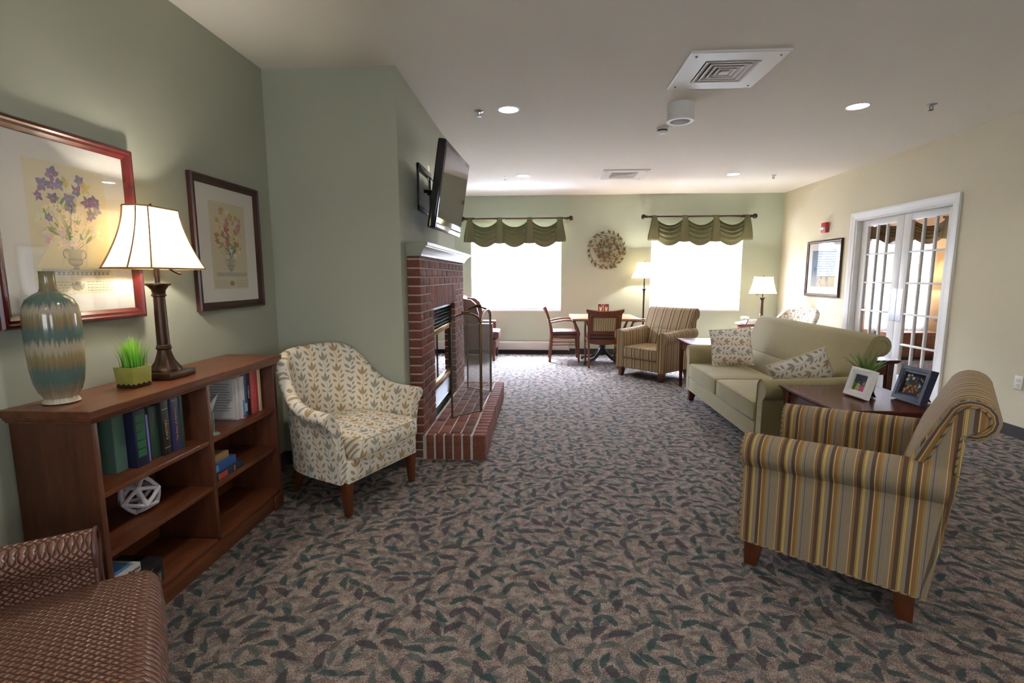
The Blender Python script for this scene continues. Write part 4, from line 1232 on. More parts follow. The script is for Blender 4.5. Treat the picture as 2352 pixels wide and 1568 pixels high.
MB().rcube(.265, .06, .36, .04, (0, 0, 0), 0, 6, 0, Matrix.Translation((0, -.575, .69)) @ Matrix.Rotation(radians(8), 4, 'X')).build('backrest', 'smooth_leather', t, merge=True)

# ------------------------------------------------------------------ dining table and chairs
dt = thing('dining_table', 'square wooden dining table on a black four foot pedestal by the far wall', 'table', (.99, 7.90, 0))
MB().box(-.51, .51, -.475, .475, .708, .738).build('tabletop', 'table_wood', dt, bevel=.006)
MB().box(-.512, .512, -.477, .477, .700, .712).build('edge_band', 'chair_wood', dt)
MB().lathe([(.05, .12), (.05, .62), (.12, .64), (.12, .70)], 20).build('pedestal', 'black_metal', dt)
for i in range(4):
    a_ = pi / 4 + i * pi / 2
    d = Vector((cos(a_), sin(a_), 0))
    leg = MB().tube([d * .03 + Vector((0, 0, .22)), d * .08 + Vector((0, 0, .16)), d * .2 + Vector((0, 0, .075)), d * .36 + Vector((0, 0, .045)), d * .43 + Vector((0, 0, .03))], [.03, .028, .024, .02, .018], 8).build('foot', 'black_metal', dt)
    MB().lathe([(.02, 0), (.024, .004), (.024, .014), (.012, .022)], 12, d * .425).build('glide', 'black_metal', leg)
    br = MB().tube([d * .05 + Vector((0, 0, .5)), d * .1 + Vector((0, 0, .58)), d * .15 + Vector((0, 0, .66)), d * .2 + Vector((0, 0, .702))], .012, 8).build('brace', 'black_metal', dt)
def dining_chair(label, loc, rz):
    t = thing('dining_chair', label, 'chair', loc, rz, 'wooden dining armchairs')
    w0, w1 = .225, .235      # half widths back, front
    for s in (-1, 1):
        # rear leg runs up into the back post
        path = [(s * .215, -.235, 0), (s * .218, -.225, .12), (s * .222, -.21, .28), (s * .224, -.205, .45), (s * .226, -.225, .60), (s * .230, -.265, .74), (s * .235, -.305, .85)]
        m = MB(); m.loft([[(x_ - .016, y_ - .02, z_), (x_ + .016, y_ - .02, z_), (x_ + .016, y_ + .02, z_), (x_ - .016, y_ + .02, z_)] for x_, y_, z_ in path])
        m.build('back_post', 'chair_wood', t, bevel=.003, angle=50)
        path = [(s * .228, .232, 0, .014), (s * .234, .222, .2, .019), (s * .238, .215, .40, .023), (s * .240, .222, .47, .026), (s * .242, .20, .55, .02), (s * .243, .17, .62, .017), (s * .243, .155, .655, .018)]
        m = MB(); m.loft([[(x_ - .014, y_ - r_, z_), (x_ + .014, y_ - r_, z_), (x_ + .014, y_ + r_, z_), (x_ - .014, y_ + r_, z_)] for x_, y_, z_, r_ in path])
        m.build('front_leg', 'chair_wood', t, bevel=.003, angle=50)
        path = [(s * .243, .175, .655), (s * .245, .10, .672), (s * .242, -.02, .675), (s * .235, -.13, .658), (s * .228, -.225, .635)]
        m = MB(); m.loft([[(x_ - .02, y_, z_ - .011), (x_ + .02, y_, z_ - .011), (x_ + .017, y_, z_ + .011), (x_ - .017, y_, z_ + .011)] for x_, y_, z_ in path])
        m.build('armrest', 'chair_wood', t, bevel=.003, angle=50)
        for zz, dy in ((.315, 0), (.275, 0)):
            MB().tube([(s * .225, -.205, zz), (s * .233, .215, zz + .01)], .008, 6).build('stretcher', 'chair_wood', t)
        MB().box(s * .226 - .012, s * .226 + .012, -.19, .20, .385, .435).build('side_rail', 'chair_wood', t, bevel=.002)
    MB().box(-.225, .225, .195, .219, .385, .435).build('front_rail', 'chair_wood', t, bevel=.002)
    m = MB(); m.loft([[(x_, -.205 - .02 * (1 - (x_ / .21) ** 2), z_) for z_ in (.37 - .02 * (1 - (x_ / .21) ** 2), .43)] + [(x_, -.185, .43), (x_, -.185, .37)] for x_ in [-.21 + .042 * i for i in range(11)]])
    m.build('back_rail', 'chair_wood', t)
    MB().rcube(.222, .20, .035, .026, (0, 0, .462), .014, 6).build('seat', 'smooth_leather', t, merge=True)
    tilt = Matrix.Translation((0, -.245, .66)) @ Matrix.Rotation(radians(17), 4, 'X')
    fr = MB()
    fr.box(-.212, -.165, -.014, .014, -.155, .14, tilt); fr.box(.165, .212, -.014, .014, -.155, .14, tilt); fr.box(-.165, .165, -.014, .014, -.155, -.105, tilt); fr.box(-.165, .165, -.014, .014, .11, .14, tilt)
    fr.build('back_frame', 'chair_wood', t, bevel=.003)
    MB().rcube(.166, .016, .108, .012, (0, 0, .0025), 0, 5, .006, tilt).build('back_panel', 'cane_fabric', t, uvf=lambda co, n: (co.x, co.z), merge=True)
    m = MB(); tl = Matrix.Translation((0, -.295, .835)) @ Matrix.Rotation(radians(17), 4, 'X')
    rg = []
    for i in range(13):
        x_ = -.275 + .55 * i / 12; u = abs(x_) / .275
        zt = .038 + .022 * u ** 2.2; zb = -.035 + (.055 * max(0, (u - .8) / .2) if u > .8 else 0); yy = -.03 * (1 - u * u)
        rg.append([tl @ Vector((x_, yy - .014, zb)), tl @ Vector((x_, yy - .02, zt)), tl @ Vector((x_, yy + .012, zt)), tl @ Vector((x_, yy + .014, zb))])
    m.loft(rg); m.build('top_rail', 'chair_wood', t, angle=50)
    return t
dc = dining_chair('wooden dining armchair with its woven back panel turned to the viewer', (.945, 7.60, 0), 0)
dup(dc, (.385, 8.10, 0), face_rz(1, 0), 'wooden dining armchair on the left end of the dining table')
dup(dc, (1.60, 8.02, 0), face_rz(-1, .0), 'wooden dining armchair half hidden behind the far striped armchair')
t = thing('greeting_card', 'small open card with two kittens among pink flowers on the dining table', 'card', (1.03, 8.18, .7385))
m1 = None
for s in (-1, 1):
    pn = MB().box(0, s * .092, -.001, .001, 0, .185) if s > 0 else MB().box(-.092, 0, -.001, .001, 0, .185)
    o = pn.build('card_panel', 'bk_white', t); o.rotation_euler = (0, 0, s * radians(10))
    pts = MB(); cols = []
    def poly(pl, c, d):
        k = len(pts.v); pts.v += [Vector((p[0], -.0012 - d * .0002, p[1])) for p in pl]; pts.f.append(tuple(range(k, k + len(pl)))); cols.append(srgb(*c))
    cx = s * .046
    poly([(cx - .042, .006), (cx + .042, .006), (cx + .042, .178), (cx - .042, .178)], (90, 70, 60), 0)
    random.seed(3 + s)
    for i in range(26):
        p = (cx + random.uniform(-.035, .035), random.choice((random.uniform(.012, .06), random.uniform(.13, .17))))
        poly(circle(.009, 7, p), random.choice(((196, 60, 110), (226, 190, 60), (120, 60, 150), (70, 120, 60), (220, 110, 150))), 1)
    poly(circle(.024, 14, (cx, .055)), (226, 206, 180), 2); poly(circle(.026, 14, (cx, .105)), (214, 176, 128), 3)
    poly([(cx - .024, .115), (cx - .022, .148), (cx - .006, .128)], (186, 140, 90), 4); poly([(cx + .024, .115), (cx + .022, .148), (cx + .006, .128)], (186, 140, 90), 4)
    for e in (-1, 1): poly(circle(.004, 8, (cx + e * .010, .110)), (40, 36, 30), 5)
    poly(circle(.010, 8, (cx, .092)), (240, 230, 214), 5)
    pts.build('picture', 'print_ink', o, colors=cols)

# ------------------------------------------------------------------ end tables
def end_table(label, x0, x1, y0, y1, h, name='end_table', mat='dark_wood'):
    cx, cy = (x0 + x1) / 2, (y0 + y1) / 2
    t = thing(name, label, 'table', (cx, cy, 0))
    a_, b_ = (x1 - x0) / 2, (y1 - y0) / 2
    m = MB(); m.loft([[(sx * (a_ - e), sy * (b_ - e), z_) for sx, sy in ((-1, -1), (1, -1), (1, 1), (-1, 1))] for e, z_ in ((.022, h - .030), (.012, h - .026), (.008, h - .018), (0, h - .014), (0, h - .003), (.003, h))])
    m.build('tabletop', mat, t, angle=25)
    for s in (-1, 1):
        MB().box(s * (a_ - .05) - .009, s * (a_ - .05) + .009, -b_ + .06, b_ - .06, h - .125, h - .03).build('apron', mat, t)
        MB().box(-a_ + .06, a_ - .06, s * (b_ - .05) - .009, s * (b_ - .05) + .009, h - .125, h - .03).build('apron', mat, t)
        for u in (-1, 1):
            MB().taper((s * (a_ - .055), u * (b_ - .055), 0), (.016, .016), (s * (a_ - .052), u * (b_ - .052), h - .03), (.024, .024)).build('leg', mat, t, bevel=.002)
    return t
end_table('dark cherry end table with photo frames and a fern beside the near sofa arm', 1.70, 2.365, 2.87, 3.56, .60)
end_table('dark cherry end table between the far sofa arm and the striped armchair', 1.70, 2.28, 5.66, 6.24, .60)
end_table('tall dark console table behind the sofa near the glass doors', 2.60, 2.86, 4.04, 5.30, .70, 'console_table')
# round side table
t = thing('side_table', 'small round cherry side table holding a telephone and a lamp', 'table', (3.43, 8.12, 0))
MB().lathe([(.02, .58), (.265, .585), (.285, .592), (.29, .60), (.285, .618), (.27, .62)], 40).build('tabletop', 'chair_wood', t)
MB().lathe([(.25, .52), (.25, .586), (.235, .586), (.235, .52)], 40).build('apron', 'chair_wood', t)
for i in range(4):
    a_ = pi / 4 + i * pi / 2; d = Vector((cos(a_), sin(a_), 0))
    MB().tube([d * .235 + Vector((0, 0, .585)), d * .235 + Vector((0, 0, .3)), d * .24 + Vector((0, 0, 0))], [.02, .016, .012], 10).build('leg', 'chair_wood', t)
t = thing('telephone', 'white corded desk telephone on the round side table', 'telephone', (3.27, 7.98, .6205), radians(20))
MB().prism([(-.10, 0), (.10, 0), (.10, .025), (-.06, .07), (-.10, .07)], 0, -.085, .085).build('base', 'white_plastic', t, bevel=.006)
MB().tube([(-.06, -.075, .085), (-.06, -.05, .10), (-.06, 0, .104), (-.06, .05, .10), (-.06, .075, .085)], [.022, .02, .014, .02, .022], 10).build('handset', 'white_plastic', t)
for i in range(3):
    for j in range(4): MB().box(.01 + i * .022, .024 + i * .022, .0 + j * .018 - .02, .012 + j * .018 - .02, .045 - .0, .052).build('key', 'steel', t)
cp = []
for i in range(160):
    f = i / 159; b_ = Vector((-.085 - .06 * f, -.08 - .08 * sin(pi * f) * .5, .085 - .075 * f - .0)) if f < .6 else Vector((-.121 - .02 * (f - .6) / .4, -.118 - .02 * (f - .6), .04 - .028 * (f - .6) / .4))
    cp.append(b_ + Vector((.007 * cos(i * 1.1), .007 * sin(i * 1.1), 0)))
MB().tube(cp, .002, 5).build('coiled_cord', 'dark_wood', t)

# ------------------------------------------------------------------ framed pictures
def framed(name, label, wall, cen, w, h, mat, mat_w, print_fn, pw, ph, fw_=.045, pz=.0):
    """picture hung on a wall; local x across, local z up, local -y points into the room"""
    t = thing(name, label, 'picture', cen); t.rotation_euler = (0, 0, wall)
    prof = [(0, 0), (0, -.022), (.006, -.030), (.014, -.031), (.020, -.024), (.030, -.022), (.038, -.016), (fw_, -.012), (fw_, 0)]
    m = MB(); rings = []
    for sx, sz in ((-1, -1), (1, -1), (1, 1), (-1, 1)):
        rings.append([(sx * (w / 2 - u), y_, sz * (h / 2 - u)) for u, y_ in prof])
    m.loft(rings, True, False, True); m.build('frame', mat, t, angle=25)
    MB().box(-w / 2 + .02, w / 2 - .02, -.006, -.001, -h / 2 + .02, h / 2 - .02).build('backing', 'black_velvet', t)
    iw, ih = w / 2 - fw_ + .004, h / 2 - fw_ + .004
    MB().box(-iw, iw, -.0085, -.006, -ih, ih).build('mat_board', 'mat_board', t)
    pr = MB(); cols = []
    def poly(pl, c, d=0):
        k = len(pr.v); pr.v += [Vector((p[0], -.0088 - d * .00006, p[1] + pz)) for p in pl]; pr.f.append(tuple(range(k, k + len(pl)))); cols.append(srgb(*c))
    print_fn(poly, pw, ph)
    pr.build('print', 'print_ink', t, colors=cols)
    MB().box(-iw, iw, -.0125, -.0115, -ih, ih).build('glass', 'picture_glass', t)
    return t
def leafshape(x, y, a, l, w, n=7):
    c, s = cos(a), sin(a); up = []; dn = []
    for i in range(n + 1):
        f = i / n; e = w * sin(pi * f ** .85)
        up.append((f * l, e)); dn.append((f * l, -e))
    pl = up + dn[-2:0:-1]
    return [(x + p * c - q * s, y + p * s + q * c) for p, q in pl]
def bouquet(seed, petals, bg, vase_y):
    def fn(poly, pw, ph):
        rnd = random.Random(seed)
        poly([(-pw / 2, -ph / 2), (pw / 2, -ph / 2), (pw / 2, ph / 2), (-pw / 2, ph / 2)], bg, 0)
        base = (0, vase_y * ph)
        d = 1
        for i in range(22):                                    # stems and leaves
            tx, ty = rnd.uniform(-.40, .40) * pw, rnd.uniform(-.05, .38) * ph
            a = atan2(ty - base[1], tx - base[0]); L = math.hypot(tx - base[0], ty - base[1])
            poly(leafshape(base[0], base[1], a, L, .0012), (120, 140, 96), d)
            f = rnd.uniform(.3, .8)
            poly(leafshape(base[0] + f * L * cos(a), base[1] + f * L * sin(a), a + rnd.uniform(-1.2, 1.2), .05, .006), rnd.choice(((116, 142, 110), (146, 160, 110), (96, 128, 120))), d + 1)
        heads = []
        for k in range(150):
            x, y = rnd.uniform(-.38, .38) * pw, rnd.uniform(-.13, .42) * ph
            if (x / (.42 * pw)) ** 2 + ((y - .13 * ph) / (.31 * ph)) ** 2 > 1: continue
            if all(math.hypot(x - p, y - q) > .030 for p, q in heads): heads.append((x, y))
        for j, (x, y) in enumerate(heads):
            c = petals[int((y / ph + .13) / .56 * len(petals) + rnd.uniform(-1, 1)) % len(petals)]
            n = rnd.randint(5, 6); r = rnd.uniform(.017, .034); a0 = rnd.uniform(0, 6.28)
            for i in range(n):
                cc = tuple(max(0, min(255, v + rnd.randint(-18, 14))) for v in c)
                poly(leafshape(x, y, a0 + 2 * pi * i / n + rnd.uniform(-.3, .3), r * rnd.uniform(.7, 1.1), r * rnd.uniform(.2, .38)), cc, 4 + j * .25 + i * .03)
            poly(circle(.0035, 7, (x, y)), (206, 176, 90), 6 + j * .25)
        vy = vase_y * ph; g1, g2 = (176, 172, 158), (146, 144, 132)
        D_ = 18
        poly([(-.036, vy + .012), (.036, vy + .012), (.038, vy + .006), (.030, vy - .004), (.028, vy - .026), (-.028, vy - .026), (-.030, vy - .004), (-.038, vy + .006)], g1, D_)
        poly([(-.034, vy - .026), (.034, vy - .026), (.028, vy - .046), (.012, vy - .056), (-.012, vy - .056), (-.028, vy - .046)], g2, D_)
        for i in range(7): poly(leafshape(-.027 + i * .009, vy - .028, -pi / 2 + (i - 3) * -.12, .024, .0028), (192, 188, 172), D_ + 1)
        poly([(-.008, vy - .056), (.008, vy - .056), (.016, vy - .068), (-.016, vy - .068)], g1, D_)
        for s in (-1, 1):
            for i in range(8):
                a1, a2 = -1.4 + i * .35, -1.4 + (i + 1) * .35
                P = lambda a, r: (s * (.034 + r * cos(a)), vy - .008 + r * sin(a) * 1.1)
                poly([P(a1, .017), P(a2, .017), P(a2, .013), P(a1, .013)], g2, D_)
        ly = vy - .068                                          # ledge with egg moulding
        poly([(-pw * .42, ly), (pw * .46, ly), (pw * .46, ly - .010), (-pw * .42, ly - .010)], (186, 182, 168), D_)
        poly([(-pw * .40, ly - .010), (pw * .44, ly - .010), (pw * .44, ly - .022), (-pw * .40, ly - .022)], (160, 156, 142), D_)
        for i in range(14): poly(circle(.0055, 8, (-pw * .37 + i * pw * .058, ly - .016)), (208, 203, 188), D_ + 1)
        rows = 4                                                # caption lines and crest
        for c0 in (-pw * .46, pw * .12):
            for r in range(rows):
                x = c0; yy = -ph / 2 + .046 - r * .0115
                while x < c0 + pw * .33:
                    wl = rnd.uniform(.008, .02)
                    poly([(x, yy), (x + wl, yy + .001), (x + wl, yy + .0022), (x, yy + .0016)], (120, 112, 100), D_)
                    poly([(x + .002, yy), (x + .003, yy + .006), (x + .0036, yy + .006), (x + .003, yy)], (120, 112, 100), D_)
                    x += wl + .004
        cy = -ph / 2 + .030
        poly([(-.013, cy + .018), (.013, cy + .018), (.013, cy), (0, cy - .018), (-.013, cy)], (150, 140, 122), D_)
        for s in (-1, 1): poly(leafshape(s * .01, cy - .015, pi / 2 + s * .5 - s, .034, .008), (164, 156, 138), D_)
    return fn
framed('framed_print', 'large framed iris bouquet print hanging behind the lit table lamp', radians(90), (XL + .002, 1.897, 1.556), .628, .742, 'frame_wood', .1, bouquet(5, [(228, 224, 212), (218, 196, 200), (226, 214, 196), (156, 142, 178), (128, 112, 150), (146, 128, 168), (206, 184, 116)], (222, 212, 182), -.17), .335, .50, pz=-.005)
framed('framed_print', 'framed lily bouquet print on the green wall near the corner', radians(90), (XL + .002, 2.898, 1.552), .628, .745, 'dark_frame', .1, bouquet(9, [(230, 222, 204), (222, 206, 160), (190, 120, 100), (224, 200, 160), (196, 142, 136), (208, 164, 100)], (214, 202, 174), -.17), .335, .50, pz=-.005)
def misty(poly, pw, ph):
    poly([(-pw / 2, -ph / 2), (pw / 2, -ph / 2), (pw / 2, ph / 2), (-pw / 2, ph / 2)], (120, 136, 158), 0)
    rnd = random.Random(4)
    poly([(-pw / 2, -ph / 2), (pw / 2, -ph / 2), (pw / 2, -ph * .2), (0, -ph * .12), (-pw / 2, -ph * .22)], (150, 152, 146), 1)
    for i in range(30):
        x, y = rnd.uniform(-.45, .45) * pw, rnd.uniform(-.42, -.05) * ph
        poly(leafshape(x, y, rnd.uniform(.8, 2.3), .07, .01), rnd.choice(((84, 100, 110), (104, 118, 120), (160, 164, 160))), 2)
framed('framed_print', 'dark framed picture with wide mat on the cream wall beside the glass doors', radians(-90), (XR - .002, 7.395, 1.473), .86, .80, 'dark_frame', .1, misty, .60, .52, .04)

# ------------------------------------------------------------------ small wall fittings
t = thing('fire_alarm_strobe', 'red fire alarm strobe on the cream wall above the framed picture', 'alarm', (XR, 7.40, 2.045))
MB().box(-.05, 0, -.06, .06, -.07, .07).build('housing', 'red_plastic', t, bevel=.006)
MB().rcube(.02, .05, .022, .012, (-.058, .0, -.015)).build('strobe_lens', 'clear_lens', t, merge=True)
t = thing('wall_outlet', 'white duplex outlet low on the cream wall at the right edge', 'outlet', (XR, 4.342, .468))
MB().box(-.006, 0, -.036, .036, -.058, .058).build('cover_plate', 'white_plastic', t, bevel=.003)
for s in (-1, 1):
    r = MB().rcube(.003, .017, .015, .0028, (-.007, 0, s * .021)).build('receptacle', 'ivory_plastic', t, merge=True)
    for yy in (-.006, .006): MB().box(-.0106, -.0098, yy - .001, yy + .001, s * .021 - .002, s * .021 + .006).build('slot', 'ink', r)

# ------------------------------------------------------------------ metal leaf wreath on the far wall
wr = thing('metal_wreath', 'round scrolled metal wreath of gold leaves and red berries between the windows', 'wall art', (1.125, D - .03, 1.812))
R_ = .285
MB().tube([(R_ * cos(a_) * (1 + .02 * sin(3 * a_)), .005 * sin(5 * a_), R_ * sin(a_)) for a_ in [2 * pi * i / 48 for i in range(48)]], .0042, 6, True).build('ring', 'wreath_stem', wr)
def spiral(cx, cz, r0, a0, turns, shrink, sgn=1, n=40):
    pts = []
    for i in range(n + 1):
        f = i / n; r = r0 * (1 - shrink * f); a_ = a0 + sgn * turns * 2 * pi * f
        pts.append((cx + r * cos(a_), .004 * sin(i), cz + r * sin(a_)))
    return pts
vines = [spiral(-.01, -.02, .27, radians(200), .85, .35), spiral(.02, 0, .20, radians(120), .9, .2, -1), spiral(-.02, -.02, .10, radians(250), 1.3, .75), spiral(.03, .02, .24, radians(-40), .8, .3), spiral(.0, .03, .16, radians(20), .8, .3, -1)]
vines += [spiral(.05, -.05, .19, radians(-100), .9, .3), spiral(-.06, .06, .19, radians(80), .9, .35), spiral(-.03, -.08, .17, radians(170), .8, .4, -1)]
for p in vines: MB().tube(p, .0034, 6).build('vine', 'wreath_stem', wr)
for cx, cz, a0 in ((-.19, .08, 0), (.0, .17, 1), (.16, .12, 2), (.19, -.06, 3), (-.1, -.03, 2.2), (-.02, -.16, .5), (.1, -.0, 1.4), (.12, .2, 4)):
    MB().tube(spiral(cx, cz, .034, a0, 1.3, .8, 1, 22), .0022, 5).build('tendril', 'wreath_stem', wr)
def solid_leaf(L, w):
    m = MB(); rings = []
    for i in range(7):
        f = i / 6; e = w * sin(pi * min(1, f ** .9)) + .0006
        rings.append([(f * L, -.001, e), (f * L, -.006 * sin(pi * f) - .002, 0), (f * L, -.001, -e), (f * L, .001, 0)])
    return m.loft(rings)
leaf_me = solid_leaf(.075, .016).mesh('leaf'); leaf_me.materials.append(M['wreath_leaf'])
leaf_me2 = solid_leaf(.06, .013).mesh('leaf'); leaf_me2.materials.append(M['wreath_leaf'])
ber_me = MB().ball((0, 0, 0), .010, 8, 6, (1.5, 1, 1)).mesh('berry'); ber_me.materials.append(M['berry_red'])
random.seed(21)
for i in range(22):
    a_ = 2 * pi * i / 22 + random.uniform(-.06, .06)
    p = Vector((R_ * cos(a_), -.004, R_ * sin(a_)))
    o = put('leaf', leaf_me, None, wr); o.location = p; o.rotation_euler = (random.uniform(-.3, .3), -(a_ + random.choice((.75, .9, 1.1))), 0)
    if i % 3 != 1:
        o = put('berry', ber_me, None, wr); o.location = p + Vector((cos(a_ + .25) * .03, -.008, sin(a_ + .25) * .03)); o.rotation_euler = (0, -a_ - .6, 0)
for v_ in vines:
    for k in range(3, len(v_) - 1, 4):
        p = Vector(v_[k]); d = Vector(v_[k + 1]) - Vector(v_[k - 1]); a_ = atan2(d.z, d.x) + (.7 if (k // 4) % 2 else -.7)
        if p.length < .05: continue
        o = put('leaf', leaf_me2, None, wr); o.location = p + Vector((0, -.004, 0)); o.rotation_euler = (random.uniform(-.4, .4), -a_, 0)
        if k % 3 == 0:
            o = put('berry', ber_me, None, wr); o.location = p + Vector((cos(a_ + pi * .7) * .025, -.008, sin(a_ + pi * .7) * .025)); o.rotation_euler = (0, -a_, 0)

# ------------------------------------------------------------------ curtain rods with swag valances
def valance(label_rod, label_val, x0, x1, rx0, rx1, zrod, cloth='valance_cloth', yd=D, nsw=3, drop=.40, rod=True):
    cx = (x0 + x1) / 2
    if rod:
        t = thing('curtain_rod', label_rod, 'curtain rod', ((rx0 + rx1) / 2, yd - .10, zrod))
        hw = (rx1 - rx0) / 2
        MB().tube([(-hw + .05, 0, 0), (hw - .05, 0, 0)], .0165, 12).build('rod', 'bronze', t)
        for s in (-1, 1):
            f = MB().lathe([(.017, 0), (.026, .004), (.026, .012), (.016, .018), (.016, .026), (.028, .034), (.040, .05), (.043, .068), (.040, .086), (.028, .10), (.006, .106)], 18).build('finial', 'bronze', t)
            f.rotation_euler = (0, s * radians(90), 0); f.location = (s * (hw - .06), 0, 0)
            b = MB().box(-.012, .012, .0, .098, -.012, .012).lathe([(.022, 0), (.022, .02)], 12).build('bracket', 'bronze', t); b.location = (s * (hw - .17), 0, -.0)
    v = thing('valance', label_val, 'valance', (cx, yd - .10, zrod))
    w = x1 - x0; nt = nsw + 1; tw = .135
    step = (w - tw) / nsw
    tr = .024 if rod else .02
    for i in range(nt):
        xc = -w / 2 + tw / 2 + i * step
        # tab over the rod, widening into a flat jabot
        rings = []
        for f in range(11):
            u = f / 10
            z_ = -u * (drop + (.015 if 0 < i < nt - 1 else -.01)); hw = tw / 2 * (.60 + (.95 if i in (0, nt - 1) else .62) * min(1, u * 1.2))
            y_ = -tr - .012 - .018 * sin(pi * min(1, u * 1.2)) - .02 * u
            k = .010 * u
            rings.append([(xc - hw, y_ + .02 * u, z_ + .0), (xc - hw * .5, y_ - k, z_ - .004 * u), (xc, y_ - k * .4, z_ - .008 * u), (xc + hw * .5, y_ - k, z_ - .004 * u), (xc + hw, y_ + .02 * u, z_)])
        wrap = [[(xc + q * tw / 2 * .60, tr * cos(a_), tr * sin(a_)) for q in (-1, -.5, 0, .5, 1)] for a_ in [radians(d) for d in range(-60, 181, 24)]]
        m = MB().loft(wrap + [[(p[0], p[1], p[2]) for p in r] for r in rings], False, False)
        o = m.build('jabot', cloth, v, angle=70)
        md = o.modifiers.new('thick', 'SOLIDIFY'); md.thickness = .003
    for i in range(nsw):
        xa = -w / 2 + tw * .72 + i * step; xb = xa + step - tw * .44
        N, Mv = 28, 34; vs = []
        for j in range(Mv + 1):
            s = j / Mv
            for k in range(N + 1):
                u = k / N; c = 4 * u * (1 - u)
                top = -.035 - .115 * c * .9
                bot = -drop + .035 - .105 * c ** 1.3 - .012
                z_ = top + (bot - top) * s
                fold = sin(2 * pi * 5.2 * s ** .8 + 1.2 * c) * (1 - s) ** 1.1
                z2 = z_ + .0
                y_ = -.030 - .045 * c * (.35 + .65 * sin(pi * min(1, s * .9 + .05))) - .026 * fold * c ** .7
                # cloth gathers towards the two tabs
                g = (1 - s) * .0
                vs.append((xa + (xb - xa) * u, y_, z2 - .014 * fold * c))
        fs = [(j * (N + 1) + k, j * (N + 1) + k + 1, (j + 1) * (N + 1) + k + 1, (j + 1) * (N + 1) + k) for j in range(Mv) for k in range(N)]
        o = MB().add(vs, fs).build('swag', cloth, v, angle=80)
        md = o.modifiers.new('thick', 'SOLIDIFY'); md.thickness = .003
    return v
valance('bronze curtain rod with ball ends above the left window', 'sage green swag valance hanging above the left window', -1.285, .385, -1.335, .495, 2.343)
valance('bronze curtain rod with ball ends above the right window', 'sage green swag valance hanging above the right window', 1.825, 3.475, 1.725, 3.530, 2.355)

# ------------------------------------------------------------------ ceiling fittings
def downlight(x, y, label):
    t = thing('downlight', label, 'ceiling light', (x, y, H), 0, 'recessed ceiling lights')
    MB().lathe([(.096, -.0), (.096, -.004), (.080, -.007), (.076, -.002), (.076, 0)], 32, cap=False).build('trim_ring', 'white_plastic', t)
    MB().lathe([(.0765, -.0035), (.0765, -.001)], 32).build('lens', 'can_glow', t)
    l = bpy.data.lights.new('downlight_beam', 'SPOT'); l.energy = CAN_W * 4; l.color = (1, .95, .90); l.spot_size = radians(140); l.spot_blend = .7; l.shadow_soft_size = .07
    o = bpy.data.objects.new('downlight_beam', l); COL.objects.link(o); o.parent = t; o.location = (0, 0, -.012)
downlight(-.275, 4.30, 'glowing recessed downlight nearest the television')
downlight(2.572, 4.40, 'glowing recessed downlight in the near right of the ceiling')
downlight(-.252, 7.03, 'glowing recessed downlight in front of the left window')
downlight(2.600, 7.10, 'glowing recessed downlight in front of the right window')
downlight(-.275, 1.62, 'recessed downlight in the ceiling above the tub chair and bookcase')
downlight(2.572, 1.62, 'recessed downlight in the ceiling above the foreground striped armchair')
downlight(-.275, -1.1, 'recessed downlight in the near left ceiling behind the viewer')
downlight(2.572, -1.1, 'recessed downlight in the near right ceiling behind the viewer')
def vent(label, cx, cy, s, rz):
    t = thing('ceiling_vent', label, 'vent', (cx, cy, H), rz, 'square ceiling diffusers')
    def sq(r, z_): return [(sx * r, sy * r, z_) for sx, sy in ((-1, -1), (1, -1), (1, 1), (-1, 1))]
    MB().loft([sq(s, 0), sq(s, -.010), sq(s - .006, -.014), sq(s * .58, -.014), sq(s * .575, -.004)], True, False).build('face_plate', 'white_plastic', t, angle=25)
    MB().loft([sq(s * .58, -.0008), sq(s * .58, -.0025)]).build('duct', 'dark_void', t)
    for i, r in enumerate((.54, .42, .30, .18)):
        MB().loft([sq(s * (r - .0), -.004), sq(s * (r + .02), -.019), sq(s * (r - .012), -.019), sq(s * (r - .1), -.004)], True, False).build('vane', 'heater_paint', t, angle=25)
    MB().loft([sq(s * .06, -.004), sq(s * .10, -.019), sq(s * .09, -.020)]).build('vane', 'heater_paint', t)
    for sx in (-1, 1):
        for sy in (-1, 1): MB().ball((sx * s * .85, sy * s * .82, -.014), .006, 6, 4).build('screw', 'louver_metal', t)
vent('large square white ceiling diffuser in the foreground', 1.222, 3.606, .303, radians(0))
vent('square white ceiling diffuser near the far wall', 1.11, 7.02, .303, radians(0))
def sprinkler(x, y, label):
    t = thing('sprinkler', label, 'sprinkler', (x, y, H), 0, 'ceiling sprinkler heads')
    MB().lathe([(.036, 0), (.036, -.004), (.022, -.012), (.012, -.014)], 18).build('escutcheon', 'steel', t)
    MB().tube([(-.010, 0, -.012), (-.012, 0, -.03), (0, 0, -.044), (.012, 0, -.03), (.010, 0, -.012)], .0028, 6).build('frame', 'louver_metal', t)
    MB().lathe([(.018, -.044), (.018, -.046)], 12).build('deflector', 'louver_metal', t)
sprinkler(-.521, 4.33, 'small fire sprinkler head left of the nearest downlight')
sprinkler(3.147, 4.40, 'small fire sprinkler head near the cream wall in the foreground')
sprinkler(-.504, 7.10, 'small fire sprinkler head near the left window')
sprinkler(3.184, 7.22, 'small fire sprinkler head near the far right corner')
t = thing('ceiling_speaker', 'white round surface mounted ceiling speaker below the large diffuser', 'speaker', (1.118, 4.27, H))
MB().lathe([(.108, 0), (.108, -.128), (.106, -.134), (.078, -.136), (.076, -.130)], 40).build('housing', 'white_plastic', t)
MB().lathe([(.076, -.130), (.07, -.1355), (.0, -.138)], 32).build('grille', 'grey_grille', t)
t = thing('smoke_detector', 'small white smoke detector beside the ceiling speaker', 'smoke detector', (1.125, 4.90, H))
MB().lathe([(.052, 0), (.052, -.016), (.048, -.022)], 28).build('base', 'white_plastic', t)
